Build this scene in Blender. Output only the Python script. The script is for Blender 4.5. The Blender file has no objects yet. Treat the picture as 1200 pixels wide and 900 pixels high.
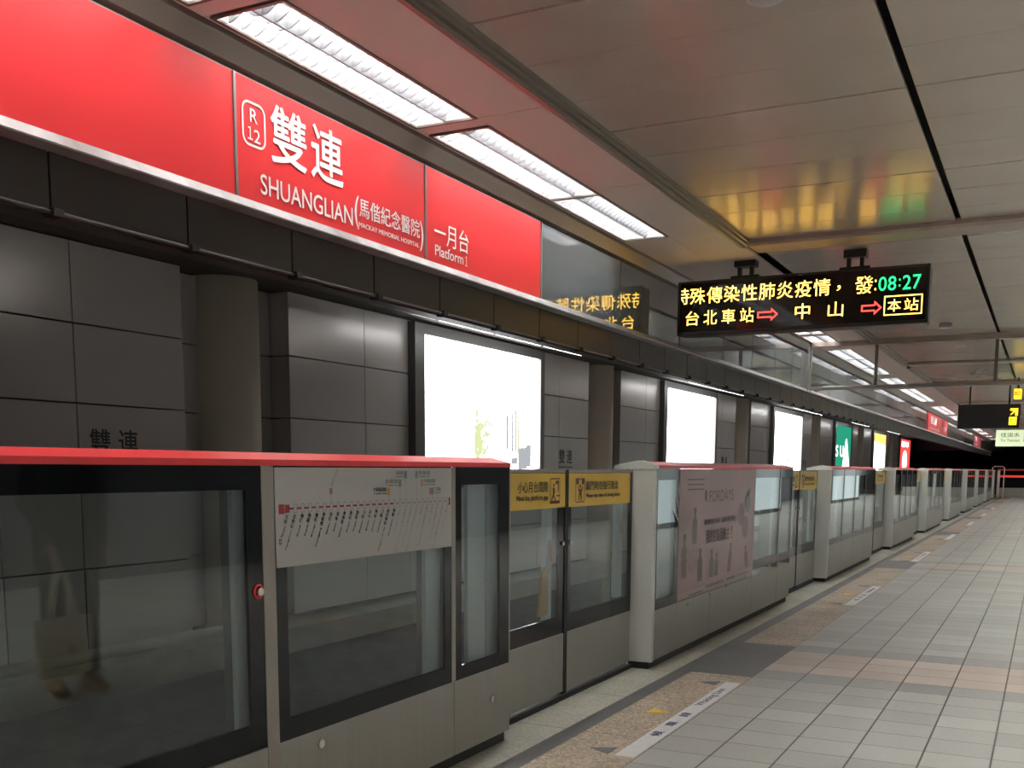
import bpy, bmesh, math, random
from mathutils import Vector, Matrix
random.seed(7)
SC = bpy.context.scene
COL = SC.collection
# ------------------------------------------------------------------ camera
CAM_H = 1.3125
YAW, PIT, ROL = (math.radians(a) for a in (-26.95978, -7.708769, 0.313532))
fw = Vector((math.sin(YAW)*math.cos(PIT), math.cos(YAW)*math.cos(PIT), math.sin(PIT)))
rt = Vector((math.cos(YAW), -math.sin(YAW), 0)); up = rt.cross(fw)
cr, sr = math.cos(ROL), math.sin(ROL)
r2 = rt*cr + up*sr; u2 = up*cr - rt*sr
cd = bpy.data.cameras.new('camera'); cam = bpy.data.objects.new('camera', cd); COL.objects.link(cam)
cam.matrix_world = Matrix(((r2.x, u2.x, -fw.x, 0), (r2.y, u2.y, -fw.y, 0), (r2.z, u2.z, -fw.z, CAM_H), (0, 0, 0, 1)))
cd.sensor_fit = 'HORIZONTAL'; cd.sensor_width = 36.0; cd.lens = 36.0*1223.796/1200
cd.shift_x = 0.0; cd.shift_y = (714.284-450)/1200
cd.clip_start = 0.05; cd.clip_end = 300
SC.camera = cam
# ------------------------------------------------------------------ world, exposure
w = bpy.data.worlds.new('world'); SC.world = w; w.use_nodes = True
w.node_tree.nodes['Background'].inputs[0].default_value = (0.5, 0.5, 0.52, 1)
w.node_tree.nodes['Background'].inputs[1].default_value = 0.02
SC.view_settings.view_transform = 'Standard'; SC.view_settings.look = 'None'
SC.view_settings.gamma = 1; SC.view_settings.use_curve_mapping = False
SC.view_settings.exposure = 1.18
SC.cycles.transparent_max_bounces = 24
SC.cycles.max_bounces = 8; SC.cycles.glossy_bounces = 5; SC.cycles.diffuse_bounces = 4
SC.cycles.sample_clamp_indirect = 4.0
TUBE = 28.0          # platform fluorescent tubes of the edge row
TUBE_WIDE = 150.0     # tubes of the rows over the rest of the platform
TRACK_TUBE = 8.0     # strip lights over the track
AD = 5.0             # lit adverts
LEDE = 2.4
# ------------------------------------------------------------------ materials
MATS = {}
def mat(name, col=(.5, .5, .5), rough=.5, metal=0.0, spec=.5, emit=None, es=0.0, noise=None, coat=0.0, brushed=None):
    if name in MATS: return MATS[name]
    m = bpy.data.materials.new(name); m.use_nodes = True
    nt = m.node_tree; b = nt.nodes['Principled BSDF']
    b.inputs['Base Color'].default_value = (*col, 1); b.inputs['Roughness'].default_value = rough
    b.inputs['Metallic'].default_value = metal; b.inputs['Specular IOR Level'].default_value = spec
    b.inputs['Coat Weight'].default_value = coat
    if emit:
        b.inputs['Emission Color'].default_value = (*emit, 1); b.inputs['Emission Strength'].default_value = es
    if noise or brushed:
        tc = nt.nodes.new('ShaderNodeNewGeometry'); mp = nt.nodes.new('ShaderNodeMapping')
        nt.links.new(tc.outputs['Position'], mp.inputs['Vector'])
        n = nt.nodes.new('ShaderNodeTexNoise'); nt.links.new(mp.outputs[0], n.inputs['Vector'])
        if noise:
            sc, amt = noise; n.inputs['Scale'].default_value = sc; n.inputs['Detail'].default_value = 4
        else:
            sc, amt = 1.0, brushed[1]; mp.inputs['Scale'].default_value = brushed[0]; n.inputs['Scale'].default_value = 1; n.inputs['Detail'].default_value = 3
        r = nt.nodes.new('ShaderNodeMapRange')
        r.inputs['From Min'].default_value = .25; r.inputs['From Max'].default_value = .75
        r.inputs['To Min'].default_value = 1-amt; r.inputs['To Max'].default_value = 1+amt
        nt.links.new(n.outputs['Fac'], r.inputs['Value'])
        mx = nt.nodes.new('ShaderNodeVectorMath'); mx.operation = 'SCALE'
        mx.inputs[0].default_value = col
        nt.links.new(r.outputs[0], mx.inputs['Scale']); nt.links.new(mx.outputs[0], b.inputs['Base Color'])
        if brushed:
            r3 = nt.nodes.new('ShaderNodeMapRange'); r3.inputs['To Min'].default_value = max(.02, rough-.03); r3.inputs['To Max'].default_value = rough+.03
            nt.links.new(n.outputs['Fac'], r3.inputs['Value']); nt.links.new(r3.outputs[0], b.inputs['Roughness'])
    MATS[name] = m; return m
def emis(name, col, s):
    if name in MATS: return MATS[name]
    m = bpy.data.materials.new(name); m.use_nodes = True; nt = m.node_tree; nt.nodes.clear()
    e = nt.nodes.new('ShaderNodeEmission'); e.inputs[0].default_value = (*col, 1); e.inputs[1].default_value = s
    o = nt.nodes.new('ShaderNodeOutputMaterial'); nt.links.new(e.outputs[0], o.inputs[0])
    MATS[name] = m; return m
def glass(name, tint, base=.03, gain=1.0):
    m = bpy.data.materials.new(name); m.use_nodes = True; nt = m.node_tree; nt.nodes.clear()
    t = nt.nodes.new('ShaderNodeBsdfTransparent'); t.inputs[0].default_value = (*tint, 1)
    g = nt.nodes.new('ShaderNodeBsdfGlossy'); g.inputs['Roughness'].default_value = 0.01; g.inputs[0].default_value = (.95, 1, 1, 1)
    ge = nt.nodes.new('ShaderNodeNewGeometry'); dt = nt.nodes.new('ShaderNodeVectorMath'); dt.operation = 'DOT_PRODUCT'
    nt.links.new(ge.outputs['Incoming'], dt.inputs[0]); nt.links.new(ge.outputs['Normal'], dt.inputs[1])
    def mt(op, x, y=None, z=None):
        n = nt.nodes.new('ShaderNodeMath'); n.operation = op
        for i, q in enumerate((x, y, z)):
            if q is None: continue
            if isinstance(q, (int, float)): n.inputs[i].default_value = q
            else: nt.links.new(q, n.inputs[i])
        return n
    c5 = mt('POWER', mt('SUBTRACT', 1.0, mt('ABSOLUTE', dt.outputs['Value']).outputs[0]).outputs[0], 5.0)
    a = mt('MULTIPLY_ADD', c5.outputs[0], .9*gain, base)
    mx = nt.nodes.new('ShaderNodeMixShader'); nt.links.new(a.outputs[0], mx.inputs[0]); nt.links.new(t.outputs[0], mx.inputs[1]); nt.links.new(g.outputs[0], mx.inputs[2])
    o = nt.nodes.new('ShaderNodeOutputMaterial'); nt.links.new(mx.outputs[0], o.inputs[0])
    MATS[name] = m; return m

M_STEEL = mat('gate_steel', (.365, .37, .335), .42, .4, brushed=((30, 30, 1.5), .06))
M_MULL = mat('gate_mullion', (.34, .32, .285), .4, .5)
M_POSTW = mat('pale_post', (.72, .74, .70), .38, .15, noise=(3, .05))
M_RED = mat('red_enamel', (.82, .065, .07), .3, 0, .5)
M_FRIT = mat('black_frit', (.005, .006, .007), .06, 0, .22)
M_BLACK = mat('black_rubber', (.008, .008, .008), .6)
M_GLASS = glass('gate_glass', (.84, .885, .89), .062, 1.0)
M_CHROME = mat('chrome', (.7, .7, .7), .2, 1.0)
M_YEL = mat('sign_yellow', (.72, .47, .045), .4, noise=(8, .05))
M_INK = mat('ink_black', (.012, .01, .01), .5)
M_MAROON = mat('pictogram_maroon', (.10, .018, .02), .5)
M_MAP = mat('map_board', (.54, .545, .525), .35)
M_SIGNRED = mat('sign_red', (.68, .034, .04), .32, 0, .5, noise=(1.2, .04))
M_WHITE = mat('white_vinyl', (.88, .87, .85), .45)
M_SSTEEL = mat('sill_steel', (.27, .268, .26), .35, .4, brushed=((2, 11, 2), .3))
M_DARKTRIM = mat('dark_trim', (.16, .135, .115), .35, .5)
M_FASCIA = mat('fascia_brown', (.027, .023, .019), .4, 0, .4, noise=(4, .08))
M_BLK = mat('soot_black', (.006, .006, .006), .8)
M_CEILA = mat('ceiling_edge_panel', (.66, .62, .57), .5, .0, .3, noise=(2, .03))
M_CEILB = mat('ceiling_plank', (.60, .53, .46), .2, .3, noise=(2.5, .05))
M_FRAME = mat('ceiling_frame', (.20, .185, .155), .35, .5)
M_BEAM = mat('ceiling_beam', (.34, .27, .235), .4, .3, noise=(6, .12))
M_WALLP = mat('track_wall_panel', (.43, .40, .38), .3, .35, noise=(.8, .05))
M_COLMN = mat('column_paint', (.56, .49, .40), .5, noise=(2, .05))
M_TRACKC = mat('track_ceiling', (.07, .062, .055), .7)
M_CONC = mat('concrete', (.30, .275, .235), .7, noise=(3, .15))
M_TRACKB = mat('track_bed', (.06, .058, .055), .8, noise=(5, .3))
M_ADFRAME = mat('advert_frame', (.12, .115, .11), .4, .5)
M_LAMPH = mat('lamp_housing', (.42, .415, .41), .45)
M_LOUV = mat('louver_blade', (.20, .205, .22), .4)
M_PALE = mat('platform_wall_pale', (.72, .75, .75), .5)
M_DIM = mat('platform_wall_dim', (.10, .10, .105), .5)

M_SGLASS = mat('mesh_print_glass', (.105, .12, .124), .02, 0, .8, noise=(420, .25), coat=.4)

def node_floor():
    m = bpy.data.materials.new('floor_tile'); m.use_nodes = True; nt = m.node_tree; b = nt.nodes['Principled BSDF']
    N = nt.nodes.new; L = nt.links.new
    geo = N('ShaderNodeNewGeometry'); sp = N('ShaderNodeSeparateXYZ'); L(geo.outputs['Position'], sp.inputs[0])
    def math_(op, a, b_=None, c=None):
        n = N('ShaderNodeMath'); n.operation = op
        for i, v in enumerate((a, b_, c)):
            if v is None: continue
            if isinstance(v, (int, float)): n.inputs[i].default_value = v
            else: L(v, n.inputs[i])
        return n.outputs[0]
    PX, PY = .2905, .27633
    u = math_('DIVIDE', math_('ADD', sp.outputs['X'], 1.6), PX)
    v = math_('DIVIDE', math_('SUBTRACT', sp.outputs['Y'], 6.81), PY)
    fu = math_('FRACT', u); fv = math_('FRACT', v)
    du = math_('ABSOLUTE', math_('SUBTRACT', math_('FRACT', math_('ADD', u, .5)), .5))
    dv = math_('ABSOLUTE', math_('SUBTRACT', math_('FRACT', math_('ADD', v, .5)), .5))
    gu = math_('LESS_THAN', du, .0045/PX); gv = math_('LESS_THAN', dv, .003/PY)
    g = math_('MAXIMUM', gu, gv)
    iu = math_('FLOOR', u); iv = math_('FLOOR', v)
    row = math_('FLOORED_MODULO', iv, 30)
    pink = math_('LESS_THAN', row, 2.5)
    dark = math_('MAXIMUM', math_('COMPARE', row, 3, .4), math_('COMPARE', row, 29, .4))
    wn = N('ShaderNodeTexWhiteNoise'); wn.noise_dimensions = '2D'
    cb = N('ShaderNodeCombineXYZ'); L(iu, cb.inputs[0]); L(iv, cb.inputs[1]); L(cb.outputs[0], wn.inputs['Vector'])
    nz = N('ShaderNodeTexNoise'); nz.inputs['Scale'].default_value = 90; nz.inputs['Detail'].default_value = 3; L(geo.outputs['Position'], nz.inputs['Vector'])
    n2 = N('ShaderNodeTexNoise'); n2.inputs['Scale'].default_value = .7; L(geo.outputs['Position'], n2.inputs['Vector'])
    def mix(f, a, b_):
        n = N('ShaderNodeMix'); n.data_type = 'RGBA'
        L(f, n.inputs[0])
        for i, c in ((6, a), (7, b_)):
            if isinstance(c, tuple): n.inputs[i].default_value = (*c, 1)
            else: L(c, n.inputs[i])
        return n.outputs[2]
    c = mix(pink, (.352, .357, .33), (.42, .358, .31))
    c = mix(dark, c, (.27, .27, .258))
    k = math_('ADD', math_('MULTIPLY', wn.outputs[0], .2), .71)
    k = math_('ADD', k, math_('MULTIPLY', nz.outputs['Fac'], .34))
    k = math_('ADD', k, math_('MULTIPLY', math_('SUBTRACT', n2.outputs['Fac'], .5), .18))
    vm = N('ShaderNodeVectorMath'); vm.operation = 'SCALE'; L(c, vm.inputs[0]); L(k, vm.inputs['Scale'])
    gc = mix(gu, (.06, .057, .05), (.045, .042, .036))
    c = mix(g, vm.outputs[0], gc)
    L(c, b.inputs['Base Color'])
    r = N('ShaderNodeMapRange'); r.inputs['To Min'].default_value = .34; r.inputs['To Max'].default_value = .52; L(n2.outputs['Fac'], r.inputs['Value']); L(r.outputs[0], b.inputs['Roughness'])
    bp = N('ShaderNodeBump'); bp.inputs['Strength'].default_value = .5; bp.inputs['Distance'].default_value = .003
    h = math_('SUBTRACT', math_('MULTIPLY', nz.outputs['Fac'], .25), g); L(h, bp.inputs['Height']); L(bp.outputs[0], b.inputs['Normal'])
    return m
M_FLOOR = node_floor()

def pebble(name, a, b_, scale, rough=.6, joint=None):
    m = bpy.data.materials.new(name); m.use_nodes = True; nt = m.node_tree; b = nt.nodes['Principled BSDF']
    N = nt.nodes.new; L = nt.links.new
    geo = N('ShaderNodeNewGeometry')
    vo = N('ShaderNodeTexVoronoi'); vo.inputs['Scale'].default_value = scale; L(geo.outputs['Position'], vo.inputs['Vector'])
    n2 = N('ShaderNodeTexNoise'); n2.inputs['Scale'].default_value = 2.2; n2.inputs['Detail'].default_value = 5; L(geo.outputs['Position'], n2.inputs['Vector'])
    ram = N('ShaderNodeMix'); ram.data_type = 'RGBA'; ram.inputs[6].default_value = (*a, 1); ram.inputs[7].default_value = (*b_, 1)
    sp = N('ShaderNodeSeparateColor'); L(vo.outputs['Color'], sp.inputs[0]); L(sp.outputs[0], ram.inputs[0])
    mr = N('ShaderNodeMapRange'); mr.inputs['From Min'].default_value = .3; mr.inputs['From Max'].default_value = .7; mr.inputs['To Min'].default_value = .85; mr.inputs['To Max'].default_value = 1.12; L(n2.outputs['Fac'], mr.inputs['Value'])
    vm = N('ShaderNodeVectorMath'); vm.operation = 'SCALE'; L(ram.outputs[2], vm.inputs[0]); L(mr.outputs[0], vm.inputs['Scale'])
    out = vm.outputs[0]
    if joint:
        s2 = N('ShaderNodeSeparateXYZ'); L(geo.outputs['Position'], s2.inputs[0])
        def mt(op, x, y):
            n = N('ShaderNodeMath'); n.operation = op
            for i, q in enumerate((x, y)):
                if q is None: continue
                if isinstance(q, (int, float)): n.inputs[i].default_value = q
                else: L(q, n.inputs[i])
            return n.outputs[0]
        v = mt('FRACT', mt('ADD', mt('DIVIDE', mt('SUBTRACT', s2.outputs['Y'], joint[0]), joint[1]), .5), None)
        d = mt('LESS_THAN', mt('ABSOLUTE', mt('SUBTRACT', v, .5), None), .003/joint[1])
        mj = N('ShaderNodeMix'); mj.data_type = 'RGBA'; L(d, mj.inputs[0]); L(out, mj.inputs[6]); mj.inputs[7].default_value = (.06, .055, .045, 1); out = mj.outputs[2]
    L(out, b.inputs['Base Color']); b.inputs['Roughness'].default_value = rough
    bp = N('ShaderNodeBump'); bp.inputs['Strength'].default_value = .35; bp.inputs['Distance'].default_value = .002; L(vo.outputs['Distance'], bp.inputs['Height']); L(bp.outputs[0], b.inputs['Normal'])
    MATS[name] = m; return m
M_CREAM = pebble('cream_terrazzo', (.38, .38, .32), (.60, .60, .52), 130, .55, (4.755, .852))
M_TAN = pebble('tan_pebble', (.25, .20, .15), (.56, .47, .37), 95, .6, (4.75, .852))
M_SLATE = pebble('slate_strip', (.10, .102, .106), (.135, .138, .142), 160, .5)

# ------------------------------------------------------------------ mesh builder
class MB:
    def __init__(s): s.bm = bmesh.new()
    def box(s, x0, x1, y0, y1, z0, z1, bev=0.0):
        b = bmesh.new()
        r = bmesh.ops.create_cube(b, size=1.0)
        for v in b.verts: v.co = Vector(((x0+x1)/2+v.co.x*(x1-x0), (y0+y1)/2+v.co.y*(y1-y0), (z0+z1)/2+v.co.z*(z1-z0)))
        if bev: bmesh.ops.bevel(b, geom=list(b.edges), offset=bev, segments=2, affect='EDGES', profile=.5)
        s.merge(b); return s
    def merge(s, b):
        me = bpy.data.meshes.new('tmp'); b.to_mesh(me); b.free(); s.bm.from_mesh(me); bpy.data.meshes.remove(me)
    def prism(s, pts, axis, a0, a1):
        # pts = 2D outline, extruded along axis between a0 and a1
        def P(p, a): return {'y': (p[0], a, p[1]), 'x': (a, p[0], p[1]), 'z': (p[0], p[1], a)}[axis]
        v0 = [s.bm.verts.new(P(p, a0)) for p in pts]; v1 = [s.bm.verts.new(P(p, a1)) for p in pts]
        n = len(pts)
        s.bm.faces.new(v0); s.bm.faces.new(v1[::-1])
        for i in range(n): s.bm.faces.new((v0[i], v1[i], v1[(i+1) % n], v0[(i+1) % n]))
        return s
    def poly(s, pts):
        s.bm.faces.new([s.bm.verts.new(p) for p in pts]); return s
    def tube(s, path, r, n=10, caps=True):
        rings = []
        for i, p in enumerate(path):
            p = Vector(p); a = Vector(path[max(0, i-1)]); c = Vector(path[min(len(path)-1, i+1)]); d = (c-a).normalized()
            q = d.orthogonal().normalized() if abs(d.z) > .9 else d.cross(Vector((0, 0, 1))).normalized()
            e = d.cross(q)
            rr = r[i] if isinstance(r, (list, tuple)) else r
            rings.append([s.bm.verts.new(p+(q*math.cos(t)+e*math.sin(t))*rr) for t in [2*math.pi*k/n for k in range(n)]])
        for a, b in zip(rings, rings[1:]):
            for k in range(n): s.bm.faces.new((a[k], a[(k+1) % n], b[(k+1) % n], b[k]))
        if caps: s.bm.faces.new(rings[0]); s.bm.faces.new(rings[-1][::-1])
        return s
    def disc(s, c, r, h, axis, n=24):
        c = Vector(c); d = {'x': Vector((1, 0, 0)), 'y': Vector((0, 1, 0)), 'z': Vector((0, 0, 1))}[axis]
        return s.tube([c-d*h/2, c+d*h/2], r, n)
    def lathe(s, c, prof, n=32):
        rings = []
        for (r, z) in prof: rings.append([s.bm.verts.new((c[0]+r*math.cos(2*math.pi*k/n), c[1]+r*math.sin(2*math.pi*k/n), c[2]+z)) for k in range(n)])
        for a, b in zip(rings, rings[1:]):
            for k in range(n): s.bm.faces.new((a[k], a[(k+1) % n], b[(k+1) % n], b[k]))
        s.bm.faces.new(rings[0]); s.bm.faces.new(rings[-1][::-1]); return s
def rootloc(p):
    v = Vector((0, 0, 0))
    while p: v += p.location; p = p.parent
    return v
def obj(name, mb, material, parent=None, label=None, smooth=False):
    bm = mb.bm if isinstance(mb, MB) else mb
    bmesh.ops.recalc_face_normals(bm, faces=bm.faces)
    off = rootloc(parent)
    for v in bm.verts: v.co -= off
    me = bpy.data.meshes.new(name); bm.to_mesh(me); bm.free()
    if smooth:
        for p in me.polygons: p.use_smooth = True
    me.materials.append(material)
    o = bpy.data.objects.new(name, me); COL.objects.link(o)
    if parent: o.parent = parent
    if label: o['label'] = label
    return o
def thing(name, label, cat, loc=(0, 0, 0), group=None):
    o = bpy.data.objects.new(name, None); COL.objects.link(o); o.location = loc; o.empty_display_size = .1
    o['label'] = label; o['category'] = cat
    if group: o['group'] = group
    return o
def tag(o, label, cat, group=None):
    o['label'] = label; o['category'] = cat
    if group: o['group'] = group
    return o
def struct(name, mb, m, parent=None, label=None, smooth=False, cat='building'):
    o = obj(name, mb, m, parent, label, smooth)
    if not parent: o['kind'] = 'structure'; o['category'] = cat
    return o
def copy_tree(root, d, label, group=None):
    r = root.copy(); COL.objects.link(r); r.location = root.location+Vector(d); r['label'] = label
    if group: r['group'] = group
    for ch in list(root.children):
        c = ch.copy(); COL.objects.link(c); c.parent = r
        for g in list(ch.children):
            e = g.copy(); COL.objects.link(e); e.parent = c
    return r
ORD = ['first', 'second', 'third', 'fourth', 'fifth', 'sixth', 'seventh', 'eighth', 'ninth', 'tenth', 'eleventh', 'twelfth', 'thirteenth', 'fourteenth', 'fifteenth', 'sixteenth', 'seventeenth', 'eighteenth', 'nineteenth', 'twentieth', 'twenty-first', 'twenty-second', 'twenty-third', 'twenty-fourth', 'twenty-fifth', 'twenty-sixth', 'twenty-seventh', 'twenty-eighth']
# ---- lettering
_tc = {}
def glyphs(s, bold=0.0):
    if (s, bold) in _tc: return _tc[(s, bold)]
    cu = bpy.data.curves.new('t', 'FONT'); cu.body = s; cu.size = 1.0; cu.offset = bold; cu.resolution_u = 4
    o = bpy.data.objects.new('t', cu); COL.objects.link(o)
    dg = bpy.context.evaluated_depsgraph_get()
    me = bpy.data.meshes.new_from_object(o.evaluated_get(dg))
    V = [(v.co.x, v.co.y) for v in me.vertices]; F = [tuple(p.vertices) for p in me.polygons]
    bpy.data.objects.remove(o); bpy.data.curves.remove(cu); bpy.data.meshes.remove(me)
    _tc[(s, bold)] = (V, F); return V, F
def put(mb, s, O, U, V, u0, u1, v0, v1, bold=0.0, rot=0.0, crop=None, keep=False):
    """letters of s stretched to the box u0..u1, v0..v1 in the plane O + u*U + v*V"""
    if bold > 0:
        for q, (da, db) in enumerate(((bold, 0), (-bold, 0), (0, bold), (0, -bold))):
            e = (u1-u0)/max(1, len(s)) if all(ord(c) > 0x2000 for c in s) else (v1-v0)
            put(mb, s, Vector(O)+Vector(U).cross(Vector(V))*(.0004*q), U, V, u0+da*e, u1+da*e, v0+db*e, v1+db*e, 0.0, rot, crop)
        return
    P, F = glyphs(s, 0.0)
    if not P: return
    xs = [p[0] for p in P]; ys = [p[1] for p in P]
    x0, x1, y0, y1 = min(xs), max(xs), min(ys), max(ys)
    O, U, V = Vector(O), Vector(U), Vector(V)
    if keep:
        k = min((u1-u0)/(x1-x0), (v1-v0)/max(1e-6, y1-y0)); su = sv = k
    else: su = (u1-u0)/(x1-x0); sv = (v1-v0)/max(1e-6, (y1-y0))
    if crop is None:
        vs = []
        for (x, y) in P:
            a, b = (x-x0)*su, (y-y0)*sv
            if rot: a, b = a*math.cos(rot)-b*math.sin(rot), a*math.sin(rot)+b*math.cos(rot)
            vs.append(mb.bm.verts.new(O+U*(u0+a)+V*(v0+b)))
        for f in F:
            try: mb.bm.faces.new([vs[i] for i in f])
            except ValueError: pass
    else:
        b = bmesh.new(); vs = [b.verts.new((u0+(x-x0)*su, v0+(y-y0)*sv, 0)) for x, y in P]
        for f in F:
            try: b.faces.new([vs[i] for i in f])
            except ValueError: pass
        bmesh.ops.bisect_plane(b, geom=list(b.verts)+list(b.edges)+list(b.faces), plane_co=(crop[1], 0, 0), plane_no=(crop[0], 0, 0), clear_outer=True)
        for v in b.verts: v.co = O+U*v.co.x+V*v.co.y
        mb.merge(b)
def ring(mb, O, U, V, u0, u1, v0, v1, t, r=0.0, n=5):
    """rounded rectangular outline of width t"""
    O, U, V = Vector(O), Vector(U), Vector(V)
    def loop(a0, a1, b0, b1, r):
        p = []
        for cx, cy, s in ((a1-r, b1-r, 0), (a0+r, b1-r, 1), (a0+r, b0+r, 2), (a1-r, b0+r, 3)):
            for k in range(n+1):
                t_ = (s+k/n)*math.pi/2; p.append((cx+r*math.cos(t_), cy+r*math.sin(t_)))
        return p
    A = [mb.bm.verts.new(O+U*a+V*b) for a, b in loop(u0, u1, v0, v1, max(r, 1e-4))]
    B = [mb.bm.verts.new(O+U*a+V*b) for a, b in loop(u0+t, u1-t, v0+t, v1-t, max(r-t, 5e-5))]
    m = len(A)
    for i in range(m): mb.bm.faces.new((A[i], A[(i+1) % m], B[(i+1) % m], B[i]))
def flat(mb, O, U, V, pts):
    O, U, V = Vector(O), Vector(U), Vector(V)
    mb.bm.faces.new([mb.bm.verts.new(O+U*a+V*b) for a, b in pts])
def ell(cx, cy, rx, ry, n=20, rot=0):
    return [(cx+rx*math.cos(t)*math.cos(rot)-ry*math.sin(t)*math.sin(rot), cy+rx*math.cos(t)*math.sin(rot)+ry*math.sin(t)*math.cos(rot)) for t in [2*math.pi*k/n for k in range(n)]]
YU, ZU, XU = (0, 1, 0), (0, 0, 1), (1, 0, 0)

# ================================================================== SETTING
Y0, Y1 = -7.0, 58.0
FX = -2.25
struct('floor', MB().box(-1.6, 9.0, Y0, 75, -.3, 0), M_FLOOR, label='grey square-tiled platform floor with pink cross bands', cat='floor')
struct('trim_1', MB().box(-2.62, -2.105, Y0, 75, -.3, 0), M_CREAM, label='cream terrazzo strip along the platform edge under the gates', cat='floor')
struct('trim_2', MB().box(-2.105, -2.0, Y0, 75, -.3, 0), M_SLATE, label='narrow slate grey strip between cream and tan paving', cat='floor')
tan = MB(); slate = MB(); y = Y0
for k in range(-2, 9):
    a, b = 6.52+8.29*k, 7.85+8.29*k
    if b < Y0: continue
    if a > y: tan.box(-2.0, -1.6, y, a, -.3, 0)
    slate.box(-2.0, -1.6, max(a, Y0), b, -.3, 0); y = b
struct('trim_3', tan, M_TAN, label='tan pebble paving strip beside the tiles', cat='floor')
struct('trim_4', slate, M_SLATE, label='dark slate slabs set across the tan paving strip', cat='floor')
struct('track_bed', MB().box(-8, -2.6, Y0, 90, -1.3, -1.1), M_TRACKB, label='dark track bed below the platform edge', cat='floor')
struct('platform_side', MB().box(-2.6, -2.5, Y0, 75, -1.1, -.3), M_CONC, label='concrete face of the platform towards the track', cat='wall')
# ---- track wall: piers of panels, recesses with round columns
XW, XB = -6.2, -6.41
ZJ = [2.88, 2.313, 1.755, 1.165, .565, -.05]
wp = MB(); back = MB()
back.box(-6.7, -6.46, Y0, 56.5, -1.1, 3.0)
def panel(x0, x1, y0, y1):
    for a, b in zip(ZJ, ZJ[1:]): wp.box(x0, x1, y0+.004, y1-.004, b+.005, a-.005, .003)
for k in range(-2, 7):
    p = 7.703+8.29*k
    e = p+6.98
    ys = [p, p+1.19, p+2.0, p+5.25, p+5.92, e]
    for a, b in zip(ys, ys[1:]):
        if b > Y0 and a < 56: panel(XW-.22, XW, max(a, Y0), min(b, 56))
    if e+1.3 > Y0 and e < 55: panel(XB-.05, XB, e, e+.9); panel(XB-.05, XB, e+.9, e+1.31)
struct('wall_left', wp, M_WALLP, label='brushed metal panel wall across the track', cat='wall')
struct('wall_track_backing', back, M_BLK, label='dark wall behind the track wall panels', cat='wall')
struct('wall_track_base', MB().box(-6.45, -6.15, Y0, 56.5, -1.1, -.34), M_TRACKB, label='dark wall base between the cable ledge and the track bed', cat='wall')
struct('trim_5', MB().box(-6.45, -5.95, Y0, 56.5, -.34, -.12), M_CONC, label='concrete cable ledge under the track wall panels', cat='wall')
for k in range(-1, 6):
    yc = 7.08+8.29*k
    if yc < 0: continue
    c = MB().lathe((-6.4, yc, -1.1), [(.30, 0), (.30, 4.1)], 40)
    struct('column', c, M_COLMN, smooth=True, cat='column', label='round beige column in the %s wall recess from camera' % ORD[k])
# track ceiling
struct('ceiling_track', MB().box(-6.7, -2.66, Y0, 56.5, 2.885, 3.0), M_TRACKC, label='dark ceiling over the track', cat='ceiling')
struct('wall_tunnel', MB().box(-9, -2.0, 56.5, 56.7, 2.3, 4).box(-9, -6.8, 56.5, 90, -1.3, 4).box(-9, 9, 90, 90.2, -1.3, 4).box(-7, 9, 56.7, 90, 3.2, 3.4), M_BLK, label='black tunnel mouth past the wall panels', cat='tunnel')
# fascia under the signs
fa = MB(); yy = 2.205-.548*18
while yy < 58:
    fa.box(-2.70, -2.63, yy+.004, yy+.548-.004, 2.04, 2.215); yy += .548
fa.box(-2.72, -2.64, Y0, 58, 2.03, 2.9)
struct('trim_6', fa, M_FASCIA, label='dark brown fascia boards hanging below the station signs', cat='fascia')
cp = thing('conduit_pipe', 'thin dark conduit clipped along the bottom of the brown fascia', 'pipe', (-2.612, 2, 2.03))
obj('pipe', MB().tube([(-2.615, Y0, 2.038), (-2.615, 58, 2.038)], .007, 8), M_FASCIA, cp)
for k in range(-2, 30):
    yk = 2.205+.548*k
    obj('clamp', MB().box(-2.64, -2.594, yk-.018, yk+.018, 2.024, 2.050, .003), M_BLK, cp)
# sign band: sill and top trim
struct('trim_7', MB().prism([(-2.64, 2.21), (-2.566, 2.213), (-2.564, 2.218), (-2.592, 2.253), (-2.64, 2.253)], 'y', Y0, 58), M_SSTEEL, label='brushed steel sill running below the red signs', cat='trim')
struct('trim_8', MB().prism([(-2.66, 2.672), (-2.60, 2.692), (-2.57, 2.755), (-2.57, 2.776), (-2.66, 2.776)], 'y', Y0, 58), M_DARKTRIM, label='dark metal trim between the signs and the ceiling', cat='trim')

# ---- ceiling
ZC = 2.775
lamps = []                                            # (y0, y1) of the lamps in the edge row
for q, l_ in ((-5.8, 1.27), (-4.43, 1.27), (-3.17, 1.15), (-1.3, 1.27), (.07, 1.27), (1.44, 1.27), (2.80, 1.27), (4.17, 1.27), (5.43, 1.15), (10.62, 1.27), (11.99, 1.15), (13.5, 1.27), (14.79, 1.27), (16.08, 1.15), (17.95, 1.27), (20.4, 1.27), (21.69, 1.27), (22.98, 1.27), (26.2, 1.27), (27.49, 1.27), (28.78, 1.27), (30.9, 1.27), (32.2, 1.15), (35, 1.27), (36.29, 1.27), (37.58, 1.27), (40.5, 1.27), (41.79, 1.27), (44.5, 1.27), (45.79, 1.27), (49, 1.27), (53, 1.27)):
    lamps.append((q, q+l_))
LX0, LX1 = -2.545, -2.25
ca = MB()
jo = [Y0]+[2.80+1.2675*k for k in range(-7, 44)]+[58]
jo = [a for a in jo if Y0 <= a <= 58]
for a, b in zip(jo, jo[1:]):
    if b-a < .02: continue
    ca.box(-2.64, LX0, a+.002, b-.002, ZC, ZC+.02, .002).box(LX1, -1.9, a+.002, b-.002, ZC, ZC+.02, .002)
edges = [Y0]+[v for l in lamps for v in l]+[58]
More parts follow.
